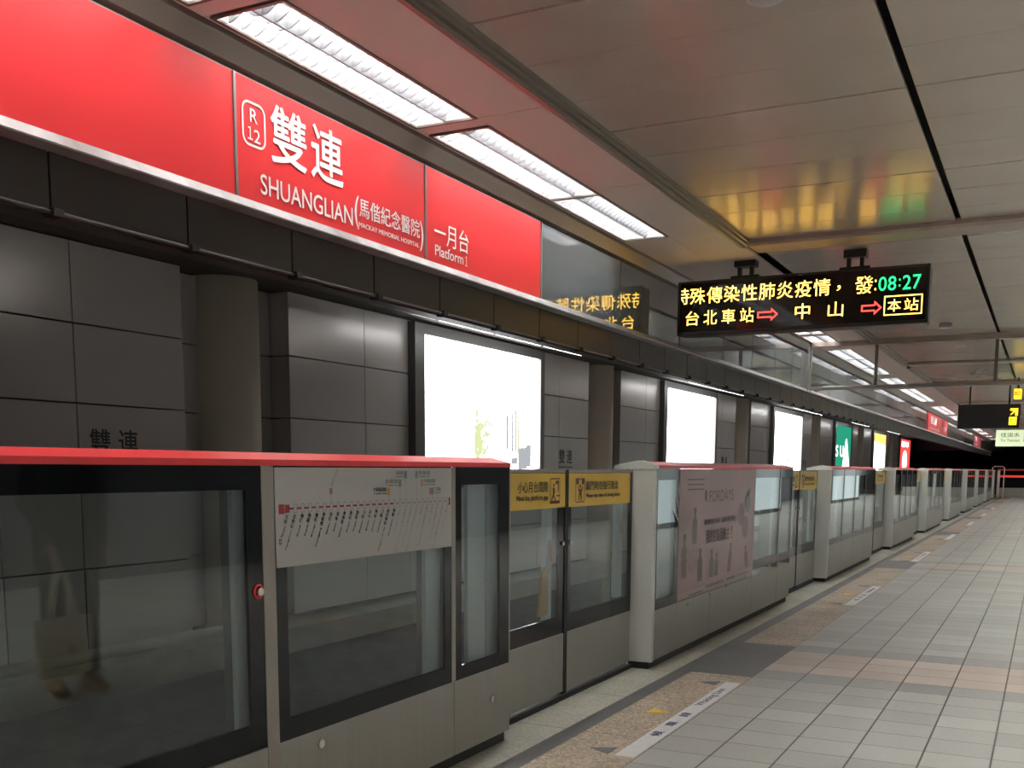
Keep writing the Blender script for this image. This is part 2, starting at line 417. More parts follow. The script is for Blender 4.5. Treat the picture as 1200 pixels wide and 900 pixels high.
for a, b in zip(edges[0::2], edges[1::2]):
    if b-a > .05: ca.box(LX0, LX1, a+.004, b-.004, ZC, ZC+.02, .002)
struct('ceiling', ca, M_CEILA, label='satin beige ceiling strip holding the edge lights', cat='ceiling')
pl = MB(); PB = 1.2615/3
def planks(x0, x1):
    k = 0; yb = 3.262-1.2615*9
    while yb < 58:
        for q in range(3):
            a = yb+q*PB; b = a+PB
            g0 = .007 if q == 0 else .0015; g1 = .007 if q == 2 else .0015
            if b > Y0: pl.box(x0, x1, a+g0, b-g1, ZC+.012, ZC+.03, .003)
        yb += 1.2615
planks(-1.826, -.592); planks(-.560, 1.1); planks(1.13, 2.6); planks(2.63, 5.0)
struct('ceiling_planks', pl, M_CEILB, label='satin brown metal ceiling planks over the platform', cat='ceiling')
struct('ceiling_void', MB().box(-2.66, 9, Y0, 58, 2.92, 3.0), M_BLK, label='dark void above the ceiling planks', cat='ceiling')
struct('ceiling_side', MB().box(5.0, 9, Y0, 58, ZC+.012, ZC+.03), M_CEILB, label='plain ceiling over the far side of the platform', cat='ceiling')
fr = MB()
for a, b in ((Y0, 7.0), (8.45, 12.62), (12.8, 15.7), (16.1, 19.2), (19.4, 25), (25.4, 31), (31.4, 40), (40.4, 57)):
    fr.prism([(-1.9, 2.768), (-1.9, 2.75), (-1.868, 2.742), (-1.862, 2.757), (-1.842, 2.757), (-1.838, 2.77), (-1.826, 2.772), (-1.826, 2.80), (-1.9, 2.80)], 'y', a, b)
struct('trim_9', fr, M_FRAME, label='grey metal channel beside the edge light strip', cat='trim')
bmn = MB()
for a in (7.1, 15.75, 19.3, 25.1, 31.2, 40.2):
    bmn.prism([(a-.15, 2.765), (a-.12, 2.752), (a+.12, 2.752), (a+.15, 2.765), (a+.15, 2.80), (a-.15, 2.80)], 'x', -1.838, 5)
struct('trim_10', bmn, M_BEAM, label='shallow brown cross beams under the ceiling planks', cat='beam')

# ---- platform side seen only in the glass
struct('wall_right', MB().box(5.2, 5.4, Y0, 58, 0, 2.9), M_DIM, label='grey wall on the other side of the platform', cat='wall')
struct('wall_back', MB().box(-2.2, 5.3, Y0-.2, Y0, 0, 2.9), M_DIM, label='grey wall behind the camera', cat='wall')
M_PADV = emis('platform_advert_white', (.86, .95, .95), .5)
for i, (a, b) in enumerate(((21, 23.2), (29.8, 33.6), (42.5, 49))):
    t = thing('advertising_lightbox', 'white free standing lightbox on the platform to the right, %s from camera' % ORD[i], 'lightbox', (3.1, (a+b)/2, 0), 'platform lightboxes mirrored in the gate glass')
    obj('frame', MB().box(3.0, 3.2, a-.06, a, 0, 2.3, .004).box(3.0, 3.2, b, b+.06, 0, 2.3, .004).box(3.0, 3.2, a, b, 0, .12).box(3.0, 3.2, a, b, 2.2, 2.3), M_ADFRAME, t)
    obj('lit_panel', MB().box(3.03, 3.17, a, b, .12, 2.2), M_PADV, t)

# ================================================================== STATION SIGNS
XS = -2.61
def sign_panel(y0, y1, label):
    t = thing('station_sign', label, 'sign', (XS, (y0+y1)/2, 2.26), 'red station sign panels')
    obj('panel', MB().box(XS-.03, XS, y0+.006, y1-.006, 2.254, 2.672, .002), M_SIGNRED, t)
    obj('frame', MB().box(XS-.03, XS+.006, y1-.006, y1+.006, 2.254, 2.672, .001).box(XS-.03, XS-.002, y0, y1, 2.668, 2.676), M_SSTEEL, t)
    return t
O = (XS+.0025, 0, 0)
s1 = sign_panel(1.0, 2.976, 'blank red sign panel left of the station name')
s2 = sign_panel(2.976, 4.235, 'red sign panel with white station name and R 12 code')
s3 = sign_panel(4.235, 5.465, 'red sign panel marked Platform 1 in white')
b = MB(); ring(b, O, YU, ZU, 3.012, 3.138, 2.444, 2.597, .0085, .035)
put(b, 'R', O, YU, ZU, 3.055, 3.094, 2.527, 2.573, .012); put(b, '１', O, YU, ZU, 3.040, 3.066, 2.466, 2.510, .012); put(b, '2', O, YU, ZU, 3.074, 3.106, 2.462, 2.506, .012)
obj('line_badge', b, M_WHITE, s2, 'white rounded R 12 badge')
b = MB(); put(b, '雙', O, YU, ZU, 3.166, 3.372, 2.424, 2.624, .014); put(b, '連', O, YU, ZU, 3.402, 3.606, 2.424, 2.624, .014)
put(b, 'SHUANGLIAN', O, YU, ZU, 3.103, 3.668, 2.293, 2.363, .008)
obj('station_name', b, M_WHITE, s2, 'white station name lettering')
b = MB(); put(b, '(', O, YU, ZU, 3.684, 3.712, 2.288, 2.418, .01); put(b, ')', O, YU, ZU, 4.186, 4.214, 2.288, 2.418, .01)
put(b, '馬偕紀念醫院', O, YU, ZU, 3.716, 4.183, 2.341, 2.417, .006); put(b, 'MACKAY MEMORIAL HOSPITAL', O, YU, ZU, 3.712, 4.178, 2.299, 2.318, .012)
obj('hospital_name', b, M_WHITE, s2, 'white hospital name in brackets')
b = MB(); put(b, '一月台', O, YU, ZU, 4.312, 4.634, 2.350, 2.454, .004); put(b, 'Platform', O, YU, ZU, 4.318, 4.582, 2.293, 2.341, .014); put(b, '１', O, YU, ZU, 4.602, 4.622, 2.291, 2.337, .02)
obj('platform_number', b, M_WHITE, s3, 'white Platform 1 lettering')
# dark printed glass panels further along
gy = [5.477, 6.70, 7.98, 9.2, 10.2, 11.15, 11.95, 12.62]
far = [12.82]
while far[-1] < 26: far.append(far[-1]+1.35)
gl = list(zip(gy, gy[1:]))+list(zip(far, far[1:]))
for i, (a, c) in enumerate(gl):
    t = tag(obj('sign_band_glass', MB().box(XS-.03, XS-.004, a+.008, c-.008, 2.254, 2.672, .001), M_SGLASS), 'dark mesh-printed glass panel, %s along the sign band past the red signs' % (ORD[i] if i < 18 else 'far'), 'glass panel', 'dark glass panels along the sign band')
yb = far[-1]
def farsign(y0, y1, lab):
    t = thing('station_sign', lab, 'sign', (XS, y0, 2.26), 'red station sign panels')
    obj('panel', MB().box(XS-.03, XS, y0+.006, y1-.006, 2.254, 2.672, .002), M_SIGNRED, t)
    b = MB(); ln = y1-y0
    put(b, '雙連', O, YU, ZU, y0+ln*.1, y0+ln*.4, 2.44, 2.62, .01); put(b, 'SHUANGLIAN', O, YU, ZU, y0+ln*.1, y0+ln*.55, 2.3, 2.37, .01); put(b, '一月台', O, YU, ZU, y0+ln*.68, y0+ln*.92, 2.35, 2.5, .01)
    obj('lettering', b, M_WHITE, t)
farsign(26.7, 32.0, 'red station sign far down the sign band, left of the black direction sign')
farsign(43.5, 48.5, 'smallest red station sign, farthest down the sign band')
struct('trim_11', MB().box(XS-.03, XS-.004, 32.02, 43.48, 2.254, 2.672).box(XS-.03, XS-.004, 48.52, 58, 2.254, 2.672).box(XS-.03, XS-.004, Y0, .99, 2.254, 2.672), M_SGLASS, label='dark glass band between the far signs', cat='glass panel')

# ================================================================== CEILING LIGHTS
M_TUBE = emis('fluorescent_tube', (1.0, .98, .95), TUBE); M_TUBE2 = emis('fluorescent_tube_wide', (1.0, .98, .96), TUBE_WIDE)
def lamp(y0, y1, label, x0=LX0, x1=LX1, tm=None):
    t = thing('ceiling_light', label, 'ceiling light', ((x0+x1)/2, (y0+y1)/2, ZC), 'twin tube ceiling lights')
    w_ = x1-x0; a, b = y0+.012, y1-.012; e = .004
    h = MB().box(x0+e, x1-e, a, b, ZC+.138, ZC+.144).box(x0+e, x0+e+.003, a, b, ZC, ZC+.14).box(x1-e-.003, x1-e, a, b, ZC, ZC+.14).box(x0+e, x1-e, a, a+.003, ZC, ZC+.14).box(x0+e, x1-e, b-.003, b, ZC, ZC+.14)
    obj('housing', h, M_LAMPH, t)
    f = MB().box(x0-.006, x0+.008, a-.008, b+.008, ZC-.006, ZC+.003, .001).box(x1-.008, x1+.006, a-.008, b+.008, ZC-.006, ZC+.003, .001).box(x0, x1, a-.008, a+.006, ZC-.006, ZC+.003).box(x0, x1, b-.006, b+.008, ZC-.006, ZC+.003)
    obj('frame', f, M_DARKTRIM, t)
    xc = (x0+x1)/2
    for s in (-1, 1):
        obj('tube', MB().tube([(xc+s*w_*.25, a+.03, ZC+.078), (xc+s*w_*.25, b-.03, ZC+.078)], .014, 10), tm or M_TUBE, t, smooth=True)
    lv = MB().prism([(xc-.004, ZC+.002), (xc+.004, ZC+.002), (xc+.016, ZC+.045), (xc-.016, ZC+.045)], 'y', a, b)
    n = 20
    for i in range(1, n):
        yc = a+(b-a)*i/n
        for (u0, u1) in ((x0+.012, xc-.008), (xc+.008, x1-.012)):
            um = (u0+u1)/2
            lv.prism([(u0, ZC+.002), (u0+.02, ZC+.004), (um, ZC+.026), (u1-.02, ZC+.004), (u1, ZC+.002), (u1, ZC+.042), (u0, ZC+.042)], 'y', yc-.0025, yc+.0025)
    obj('louver', lv, M_LOUV, t)
    return t
base = lamp(2.80, 4.07, 'nearest twin tube light in the ceiling edge row, above the station name')
base2 = lamp(5.43, 6.58, 'third twin tube light of the edge row, ending beside the LED board')
j = 0
for (a, b) in lamps:
    if abs(a-2.80) < .01 or abs(a-5.43) < .01: continue
    if a < 2:
        lab = 'twin tube ceiling light of the edge row, before the nearest one in view'
    elif abs(a-4.17) < .01: lab = 'second twin tube light of the edge row, above the Platform 1 sign'
    else: lab = 'twin tube ceiling light of the edge row, %s past the LED board' % ORD[j]; j += 1
    if b-a > 1.2: copy_tree(base, (0, a-2.80, 0), lab)
    else: copy_tree(base2, (0, a-5.43, 0), lab)
j = 0
wide = None
for k in range(-4, 20):
    for xx, nm in ((1.0, 'a'), (2.3, 'b'), (3.9, 'c')):
        lab = 'twin tube ceiling light of the rows to the right of the frame'
        if wide is None:
            wide = lamp(2.80, 4.07, lab, tm=M_TUBE2); wide['group'] = 'ceiling lights right of the frame'; wide.location += Vector((xx+2.4, 2.9*k-.5, -.132)); org = Vector((xx, k, 0))
        else: copy_tree(wide, (xx-org.x, 2.9*(k-org.y), 0), lab, 'ceiling lights right of the frame')
sd = thing('smoke_detector', 'round white detector on the ceiling planks at the top edge', 'detector', (-.885, 3.47, 2.787))
obj('base', MB().lathe((-.885, 3.47, 2.775), [(.067, .012), (.067, .004), (.06, -.002)], 32), M_LAMPH, sd, smooth=False)
obj('cover', MB().lathe((-.885, 3.47, 2.775), [(.055, 0), (.05, -.008), (.02, -.012)], 32), M_LAMPH, sd)

# ================================================================== LED BOARD
YL = 7.5
led = thing('led_display', 'black hanging LED board with amber Chinese text and green clock', 'display board', (-1.62, YL, 2.285))
obj('housing', MB().box(-2.475, -.775, YL+.012, YL+.17, 2.272, 2.648, .012), mat('led_housing', (.012, .011, .011), .35), led)
obj('screen', MB().box(-2.462, -.788, YL, YL+.02, 2.296, 2.636, .002), mat('led_screen', (.012, .008, .005), .07, 0, .5), led)
fb = MB().box(-2.478, -.772, YL-.004, YL+.02, 2.272, 2.296, .004).box(-2.478, -.772, YL-.004, YL+.02, 2.634, 2.650, .004).box(-2.478, -2.462, YL-.004, YL+.02, 2.272, 2.65, .004).box(-.788, -.772, YL-.004, YL+.02, 2.272, 2.65, .004)
obj('bezel', fb, mat('led_bezel', (.02, .018, .017), .3), led)
for xc in (-2.01, -1.26):
    br = obj('bracket', MB().box(xc-.10, xc+.10, YL+.05, YL+.13, 2.645, 2.675, .004).box(xc-.055, xc-.03, YL+.07, YL+.11, 2.67, 2.787).box(xc+.03, xc+.055, YL+.07, YL+.11, 2.67, 2.787).box(xc-.075, xc+.075, YL+.04, YL+.14, 2.735, 2.787, .004), mat('bracket_black', (.012, .012, .012), .4, .3), led)
AMB = emis('led_amber', (1.0, .57, .085), LEDE); GRN = emis('led_green', (.02, .8, .20), LEDE*.5); REDL = emis('led_red', (1.0, .05, .04), LEDE*.7)
OL = (0, YL-.0015, 0)
b = MB(); B_ = 0
put(b, '特', OL, XU, ZU, -2.50, -2.395, 2.492, 2.604, B_, crop=(-1, -2.452))
for i, ch in enumerate('殊傳染性肺炎疫情'):
    xa = -2.388+i*.1247; put(b, ch, OL, XU, ZU, xa, xa+.112, 2.489, 2.601, B_)
put(b, '，', OL, XU, ZU, -1.36, -1.335, 2.515, 2.55, B_)
put(b, '發', OL, XU, ZU, -1.242, -1.126, 2.484, 2.598, B_); put(b, '：', OL, XU, ZU, -1.115, -1.105, 2.50, 2.57, B_)
obj('message_row', b, AMB, led, 'scrolling amber message row')
b = MB()
for i, ch in enumerate('台北車站'):
    xa = -2.415+i*.1325; put(b, ch, OL, XU, ZU, xa, xa+.098, 2.341, 2.441, B_)
put(b, '中', OL, XU, ZU, -1.634, -1.533, 2.342, 2.446, B_); put(b, '山', OL, XU, ZU, -1.413, -1.312, 2.344, 2.444, B_)
ring(b, OL, XU, ZU, -1.05, -.81, 2.332, 2.459, .007, .002)
put(b, '本', OL, XU, ZU, -1.027, -.943, 2.356, 2.436, B_); put(b, '站', OL, XU, ZU, -.922, -.834, 2.356, 2.436, B_)
obj('train_position_row', b, AMB, led, 'amber row of station names')
b = MB()
def arrow(x0, x1, z0, z1):
    zm = (z0+z1)/2; hb = .022; t_ = .010; xh = x1-.05
    out = [(x0, zm-hb), (xh, zm-hb), (xh, z0), (x1, zm), (xh, z1), (xh, zm+hb), (x0, zm+hb)]
    inn = [(x0+t_, zm-hb+t_), (xh+t_*.6, zm-hb+t_), (xh+t_*.8, z0+t_*2.2), (x1-t_*1.5, zm), (xh+t_*.8, z1-t_*2.2), (xh+t_*.6, zm+hb-t_), (x0+t_, zm+hb-t_)]
    A = [b.bm.verts.new((x, YL-.0015, z)) for x, z in out]; I = [b.bm.verts.new((x, YL-.0015, z)) for x, z in inn]
    for i in range(7): b.bm.faces.new((A[i], A[(i+1) % 7], I[(i+1) % 7], I[i]))
arrow(-1.895, -1.750, 2.341, 2.432); arrow(-1.195, -1.062, 2.341, 2.434)
obj('arrows', b, REDL, led, 'two red outline arrows')
b = MB()
for ch, x0, x1 in (('0', -1.09, -1.04), ('8', -1.03, -.98), (':', -.963, -.953), ('2', -.938, -.888), ('7', -.876, -.826)): put(b, ch, OL, XU, ZU, x0, x1, 2.494 if ch != ':' else 2.515, 2.584 if ch != ':' else 2.565, .006)
obj('clock', b, GRN, led, 'green clock reading 08:27')

# ================================================================== SMOKE BARRIER, FAR SIGNS
YB = 12.72
sb = thing('smoke_barrier', 'glass smoke barrier with steel bottom bar hanging across the platform', 'barrier', (-1.2, YB, 2.24))
obj('bottom_bar', MB().box(-2.565, 3, YB-.03, YB+.03, 2.235, 2.275, .004), mat('bar_steel', (.42, .40, .37), .3, .8), sb)
obj('top_bar', MB().box(-2.565, 3, YB-.06, YB+.06, 2.725, 2.79, .004), M_BEAM, sb)
for xp, ww in ((-1.83, .018), (-.585, .018), (.66, .018), (1.9, .018)):
    obj('mullion', MB().box(xp-ww, xp+ww, YB-.02, YB+.02, 2.27, 2.73), M_FRAME, sb)
M_CLEAR = glass('barrier_glass', (.95, .97, .97), .04, 1)
for xa, xb in ((-2.55, -1.85), (-1.81, -.605), (-.565, .64), (.68, 1.88)):
    obj('glass_pane', MB().box(xa, xb, YB-.004, YB+.004, 2.272, 2.728), M_CLEAR, sb)
tag(obj('sign_band_post', MB().box(-2.63, -2.57, YB-.10, YB-.045, 2.215, 2.76, .004).box(-2.63, -2.57, YB+.045, YB+.10, 2.215, 2.76, .004).box(-2.63, -2.60, YB-.05, YB+.05, 2.215, 2.76), mat('post_steel', (.55, .54, .51), .25, .85)), 'bright steel post at the track end of the glass smoke barrier', 'post')
bs = thing('direction_sign', 'black hanging direction sign with yellow arrow and panel', 'sign', (-.98, 20, 2.04))
obj('box', MB().box(-1.478, -.495, 20, 20.14, 2.036, 2.447, .01), mat('sign_black', (.02, .02, .022), .3), bs)
for xp in (-1.3, -.68): obj('hanger', MB().tube([(xp, 20.07, 2.44), (xp, 20.07, 2.787)], .012, 8), M_BLK, bs)
YG = emis('backlit_yellow', (1.0, .72, .03), 1.0)
Oq = (0, 19.9985, 0); b = MB()
flat(b, Oq, XU, ZU, [(-.655, 2.255), (-.62, 2.27), (-.575, 2.315), (-.575, 2.245), (-.532, 2.245), (-.532, 2.37), (-.655, 2.37), (-.655, 2.33), (-.60, 2.33)])
flat(b, Oq, XU, ZU, [(-.665, 2.09), (-.545, 2.09), (-.545, 2.225), (-.665, 2.225)])
obj('pictogram', b, YG, bs, 'yellow arrow over a yellow panel')
b = MB(); put(b, '出口', (0, 19.997, 0), XU, ZU, -.655, -.555, 2.15, 2.21, .02); put(b, 'Exit', (0, 19.997, 0), XU, ZU, -.645, -.575, 2.10, 2.14, .02)
obj('lettering', b, M_INK, bs)
gs = thing('information_sign', 'pale green lit hanging sign at the right edge below the black sign', 'sign', (-.4, 24, 1.8))
obj('box', MB().box(-1.02, .35, 24, 24.12, 1.815, 2.145, .01), mat('lit_green_sign', (.6, .66, .5), .4, emit=(.78, .9, .55), es=.35), gs)
b = MB(); Og = (0, 23.997, 0)
put(b, '往淡水', Og, XU, ZU, -.93, -.58, 2.0, 2.09, .01); put(b, 'To Tamsui', Og, XU, ZU, -.93, -.58, 1.91, 1.96, .01); ring(b, Og, XU, ZU, -.50, -.36, 1.90, 2.08, .012); put(b, '1', Og, XU, ZU, -.45, -.42, 1.94, 2.04, .02)
obj('lettering', b, mat('green_ink', (.12, .2, .08), .5), gs)
obj('hanger', MB().tube([(-.8, 24.06, 2.13), (-.8, 24.06, 2.787)], .012, 8), M_BLK, gs)
ys_ = thing('exit_sign', 'small yellow sign hanging above the black direction sign', 'sign', (-.55, 19, 2.5))
obj('box', MB().box(-.575, -.465, 18.6, 18.95, 2.455, 2.60, .004), mat('yellow_lit', (.8, .5, .03), .4, emit=(1, .6, .02), es=.7), ys_)
obj('hanger', MB().tube([(-.52, 18.77, 2.59), (-.52, 18.77, 2.787)], .014, 8), M_BLK, ys_)
b = MB(); put(b, '出口', (0, 18.598, 0), XU, ZU, -.565, -.475, 2.50, 2.56, .02); obj('lettering', b, M_INK, ys_)
for i, (x, y) in enumerate(((-1.03, 11.7), (-1.0, 17.2))):
    tag(obj('ceiling_speaker', MB().box(x-.06, x+.06, y-.06, y+.06, 2.745, 2.787, .008), M_LAMPH), ('small pale box on the ceiling just before the smoke barrier', 'small pale box on the ceiling beyond the smoke barrier')[i], 'speaker')

# ================================================================== TRACK WALL FITTINGS
M_ADW = emis('advert_white', (1, 1, .99), AD)
def advert(y0, y1, label, z0=1.2, z1=2.745, m=M_ADW):
    t = thing('advertising_lightbox', label, 'lightbox', (XW, (y0+y1)/2, z0), 'lit adverts on the track wall')
    f = MB().box(XW-.02, XW+.09, y0-.20, y0, z0-.12, z1+.115, .004).box(XW-.02, XW+.09, y1, y1+.12, z0-.12, z1+.115, .004).box(XW-.02, XW+.09, y0, y1, z1, z1+.115, .004).box(XW-.02, XW+.09, y0, y1, z0-.12, z0, .004)
    obj('frame', f, M_ADFRAME, t)
    obj('lit_panel', MB().box(XW+.02, XW+.05, y0, y1, z0, z1), m, t)
    return t
a1 = advert(9.9, 12.83, 'glowing white wall advert with faint tree and building picture')
OA = (XW+.052, 0, 0)
E1 = emis('advert_leaf', (.80, .88, .45), .44); E2 = emis('advert_grey', (.58, .60, .62), .36); E3 = emis('advert_orange', (1, .42, .12), .6); E4 = emis('advert_tan', (.72, .68, .50), .45); E5 = emis('advert_blue', (.62, .70, .90), .5)
b = MB()
rr = random.Random(3)
for i in range(150):
    cy_, cz_ = 11.15+abs(rr.gauss(0, .16))*(1 if i % 3 else -.2), 1.62+rr.gauss(0, .17)
    if cz_ > 2.0 or cz_ < 1.36: continue
    s_ = rr.uniform(.014, .042)
    flat(b, OA, YU, ZU, [(cy_+s_*rr.uniform(.6, 1.3)*math.cos(t_), cz_+s_*rr.uniform(.6, 1.5)*math.sin(t_)) for t_ in [k*6.283/6 for k in range(6)]])
obj('tree_picture', b, E1, a1, 'pale yellow-green tree')
b = MB()
for i in range(34):
    cy_ = 11.05+rr.gauss(0, .035)*(1+1.2*(i < 17)); cz_ = 1.5+.024*i+rr.gauss(0, .01); s_ = rr.uniform(.006, .02)*(1.3-i/40)
    flat(b, OA, YU, ZU, [(cy_+s_*.6*math.cos(t_), cz_+s_*1.5*math.sin(t_)) for t_ in [k*6.283/6 for k in range(6)]])
for (p, q, z0, z1) in ((11.90, 11.96, 1.55, 1.98), (12.05, 12.11, 1.52, 2.02), (12.33, 12.38, 1.50, 2.12), (12.52, 12.56, 1.6, 2.2), (11.72, 11.74, 1.5, 1.72), (12.46, 12.62, 1.33, 1.62), (12.24, 12.50, 1.30, 1.58), (12.04, 12.22, 1.36, 1.45)):
    flat(b, OA, YU, ZU, [(p, z0), (q, z0+.004), (q, z1), (p, z1-.01)])
flat(b, OA, YU, ZU, [(12.0, 2.14), (12.38, 2.35), (12.38, 2.365), (12.0, 2.155)]); flat(b, OA, YU, ZU, [(11.98, 2.33), (12.3, 2.355), (12.3, 2.365), (11.98, 2.34)])
put(b, '公園', OA, YU, ZU, 9.99, 10.09, 2.655, 2.69, 0)
obj('building_picture', b, E2, a1, 'faint grey building front')
b = MB()
for (p, q, z0, z1) in ((12.14, 12.20, 1.52, 2.05), (12.22, 12.28, 1.5, 2.08)): flat(b, OA, YU, ZU, [(p, z0), (q, z0), (q, z1), (p, z1)])
obj('pillar_picture', b, E4, a1)
b = MB(); flat(b, OA, YU, ZU, [(12.40, 1.55), (12.45, 1.55), (12.45, 2.16), (12.40, 2.14)]); flat(b, OA, YU, ZU, [(11.7, 2.55), (11.73, 2.55), (11.73, 2.63), (11.7, 2.63)])
obj('window_picture', b, E5, a1)
b = MB(); flat(b, OA, YU, ZU, [(12.3, 1.203), (12.828, 1.203), (12.828, 1.31), (12.6, 1.29)]); obj('orange_band', b, E3, a1)
a2 = advert(18.09, 21.13, 'second glowing white wall advert with orange bottom band')
b = MB(); flat(b, OA, YU, ZU, [(18.1, 1.205), (21.12, 1.205), (21.12, 1.32), (18.1, 1.32)]); obj('orange_band', b, emis('advert_coral', (1, .25, .10), .9), a2)
a3 = advert(26.35, 29.6, 'third glowing white wall advert with a small figure and grey lettering')
b = MB(); put(b, '口腔', OA, YU, ZU, 26.6, 27.6, 2.3, 2.55, .01); obj('lettering', b, E5, a3)
b = MB()
for i in range(26):
    cy_, cz_ = 28.3+rr.gauss(0, .28), 1.65+rr.gauss(0, .17); s_ = rr.uniform(.03, .07)
    flat(b, OA, YU, ZU, [(cy_+s_*math.cos(t_), cz_+s_*1.3*math.sin(t_)) for t_ in [k*6.283/6 for k in range(6)]])
obj('figure_picture', b, E4, a3)
a4 = advert(34.8, 37.8, 'green wall advert with white lettering and white wedge', m=emis('advert_green', (.015, .20, .12), .8))
b = MB(); flat(b, OA, YU, ZU, [(36.2, 1.25), (37.78, 1.25), (37.0, 2.35), (36.8, 2.35)]); put(b, 'S U', OA, YU, ZU, 35.0, 36.4, 1.75, 2.1, .03); obj('white_picture', b, emis('advert_white_soft', (1, 1, 1), 1.3), a4)
a5 = advert(43, 46.4, 'white wall advert with orange and yellow top', m=emis('advert_warm', (1, .90, .72), 1.5))
b = MB(); flat(b, OA, YU, ZU, [(43, 2.45), (46.4, 2.35), (46.4, 2.742), (43, 2.742)]); obj('orange_picture', b, emis('advert_amber', (1, .5, .10), 1.1), a5)
a6 = advert(51.2, 55.1, 'red wall advert, the farthest one before the dark tunnel', m=emis('advert_red', (1, .06, .05), .9))
b = MB(); flat(b, OA, YU, ZU, ell(53.2, 1.75, .9, .5)); put(b, '新年', OA, YU, ZU, 51.8, 54.5, 2.4, 2.65, .02); obj('white_picture', b, emis('advert_white_soft', (1, 1, 1), 1.3), a6)
for i, yk in enumerate((5.43, 13.63, 21.92, 30.2)):
    t = thing('wall_lettering', ('dark station name on the wall panel above the near red cap', 'dark station name on the wall panel right of the tree advert', 'dark station name on the wall panel right of the second white advert', 'dark station name on the wall panel right of the third white advert')[i], 'lettering', (XW, yk, 1.35), 'station names on the track wall')
    b = MB(); OW = (XW+.003, 0, 0)
    put(b, '雙', OW, YU, ZU, yk, yk+.19, 1.385, 1.58, .012); put(b, '連', OW, YU, ZU, yk+.265, yk+.455, 1.385, 1.58, .012)
    obj('name', b, mat('wall_ink', (.03, .026, .022), .5), t)
    b = MB(); put(b, 'SHUANGLIAN', OW, YU, ZU, yk, yk+.455, 1.31, 1.35, .012); obj('english_name', b, MATS['wall_ink'], t)
M_STRIP = emis('track_strip_tube', (.95, .98, 1), TRACK_TUBE)
M_WHITEH = mat('strip_housing', (.62, .61, .59), .5)
def strip(y0, lab, n):
    t = thing('strip_light', lab, 'strip light', (-5.68, y0, 2.885), 'strip lights over the track wall adverts')
    L_ = 1.2
    obj('housing', MB().prism([(-5.62, 2.83), (-5.60, 2.80), (-5.54, 2.805), (-5.54, 2.83)], 'y', y0, y0+L_), M_WHITEH, t)
    obj('bracket', MB().box(-5.59, -5.56, y0+.2, y0+.23, 2.825, 2.885).box(-5.59, -5.56, y0+L_-.23, y0+L_-.2, 2.825, 2.885), M_BLK, t)
    obj('tube', MB().tube([(-5.565, y0+.03, 2.79), (-5.565, y0+L_-.03, 2.79)], .012, 8), M_STRIP if n else mat('tube_unlit', (.6, .6, .58), .4), t, smooth=True)
k = 0
for p, lab in ((8.04, 'tree'), (16.3, 'second white'), (24.6, 'third white'), (32.9, 'green'), (41.2, 'amber topped')):
    for q in range(4):
        strip(p+.0+1.23*q, 'white strip light over the track, %s of four above the %s advert' % (ORD[q], lab), 0 if q == 0 else 1)
M_FILL = emis('track_fill_tube', (1, .95, .88), 9)  # added fill tubes, out of view, to brighten the track wall and columns
for k in range(14):
    yk = -3+4.1*k
    t = thing('strip_light', 'added fill strip light above the track, unseen behind the fascia', 'strip light', (-4.4, yk, 2.885), 'added fill lights above the track')
    obj('housing', MB().box(-4.43, -4.37, yk, yk+1.2, 2.862, 2.885, .003), M_WHITEH, t)
    obj('tube', MB().tube([(-4.4, yk+.03, 2.85), (-4.4, yk+1.17, 2.85)], .012, 8), M_FILL, t, smooth=True)
cpz = thing('cable_pipe', 'grey pipe with round flange end along the ledge under the wall panels', 'pipe', (-5.9, 5, 0))
obj('pipe', MB().tube([(-5.87, Y0, 0), (-5.87, 6.72, 0)], .045, 12), M_CONC, cpz, smooth=True)
obj('flange', MB().disc((-5.87, 6.74, 0), .10, .06, 'y'), M_DARKTRIM, cpz)

# ================================================================== PLATFORM GATES
ZT = 1.316; XI = -2.43
def gable(x_front=FX, dz=0): return [(x_front, ZT+dz), (x_front, ZT+.02+dz), (-2.345, ZT+.044+dz), (-2.375, ZT+.044+dz), (-2.515, ZT+.02+dz), (-2.515, ZT+dz)]
def window(t, y0, y1, zb, fl, frr, fb=.085, ft=.076, zt=ZT, name='window_frame', x=FX, rear=None):
    """black bordered pane: frame (part) and glass (part)"""
    f = MB(); d = .014
    if fl: f.box(x-d, x-.002, y0, y0+fl, zb, zt)
    if frr: f.box(x-d, x-.002, y1-frr, y1, zb, zt)
    f.box(x-d, x-.002, y0+fl, y1-frr, zb, zb+fb).box(x-d, x-.002, y0+fl, y1-frr, zt-ft, zt)
    obj(name, f, M_FRIT, t)
    obj('glass_pane', MB().box(x-d, x-.003, y0+fl, y1-frr, zb+fb, zt-ft), M_GLASS, t)
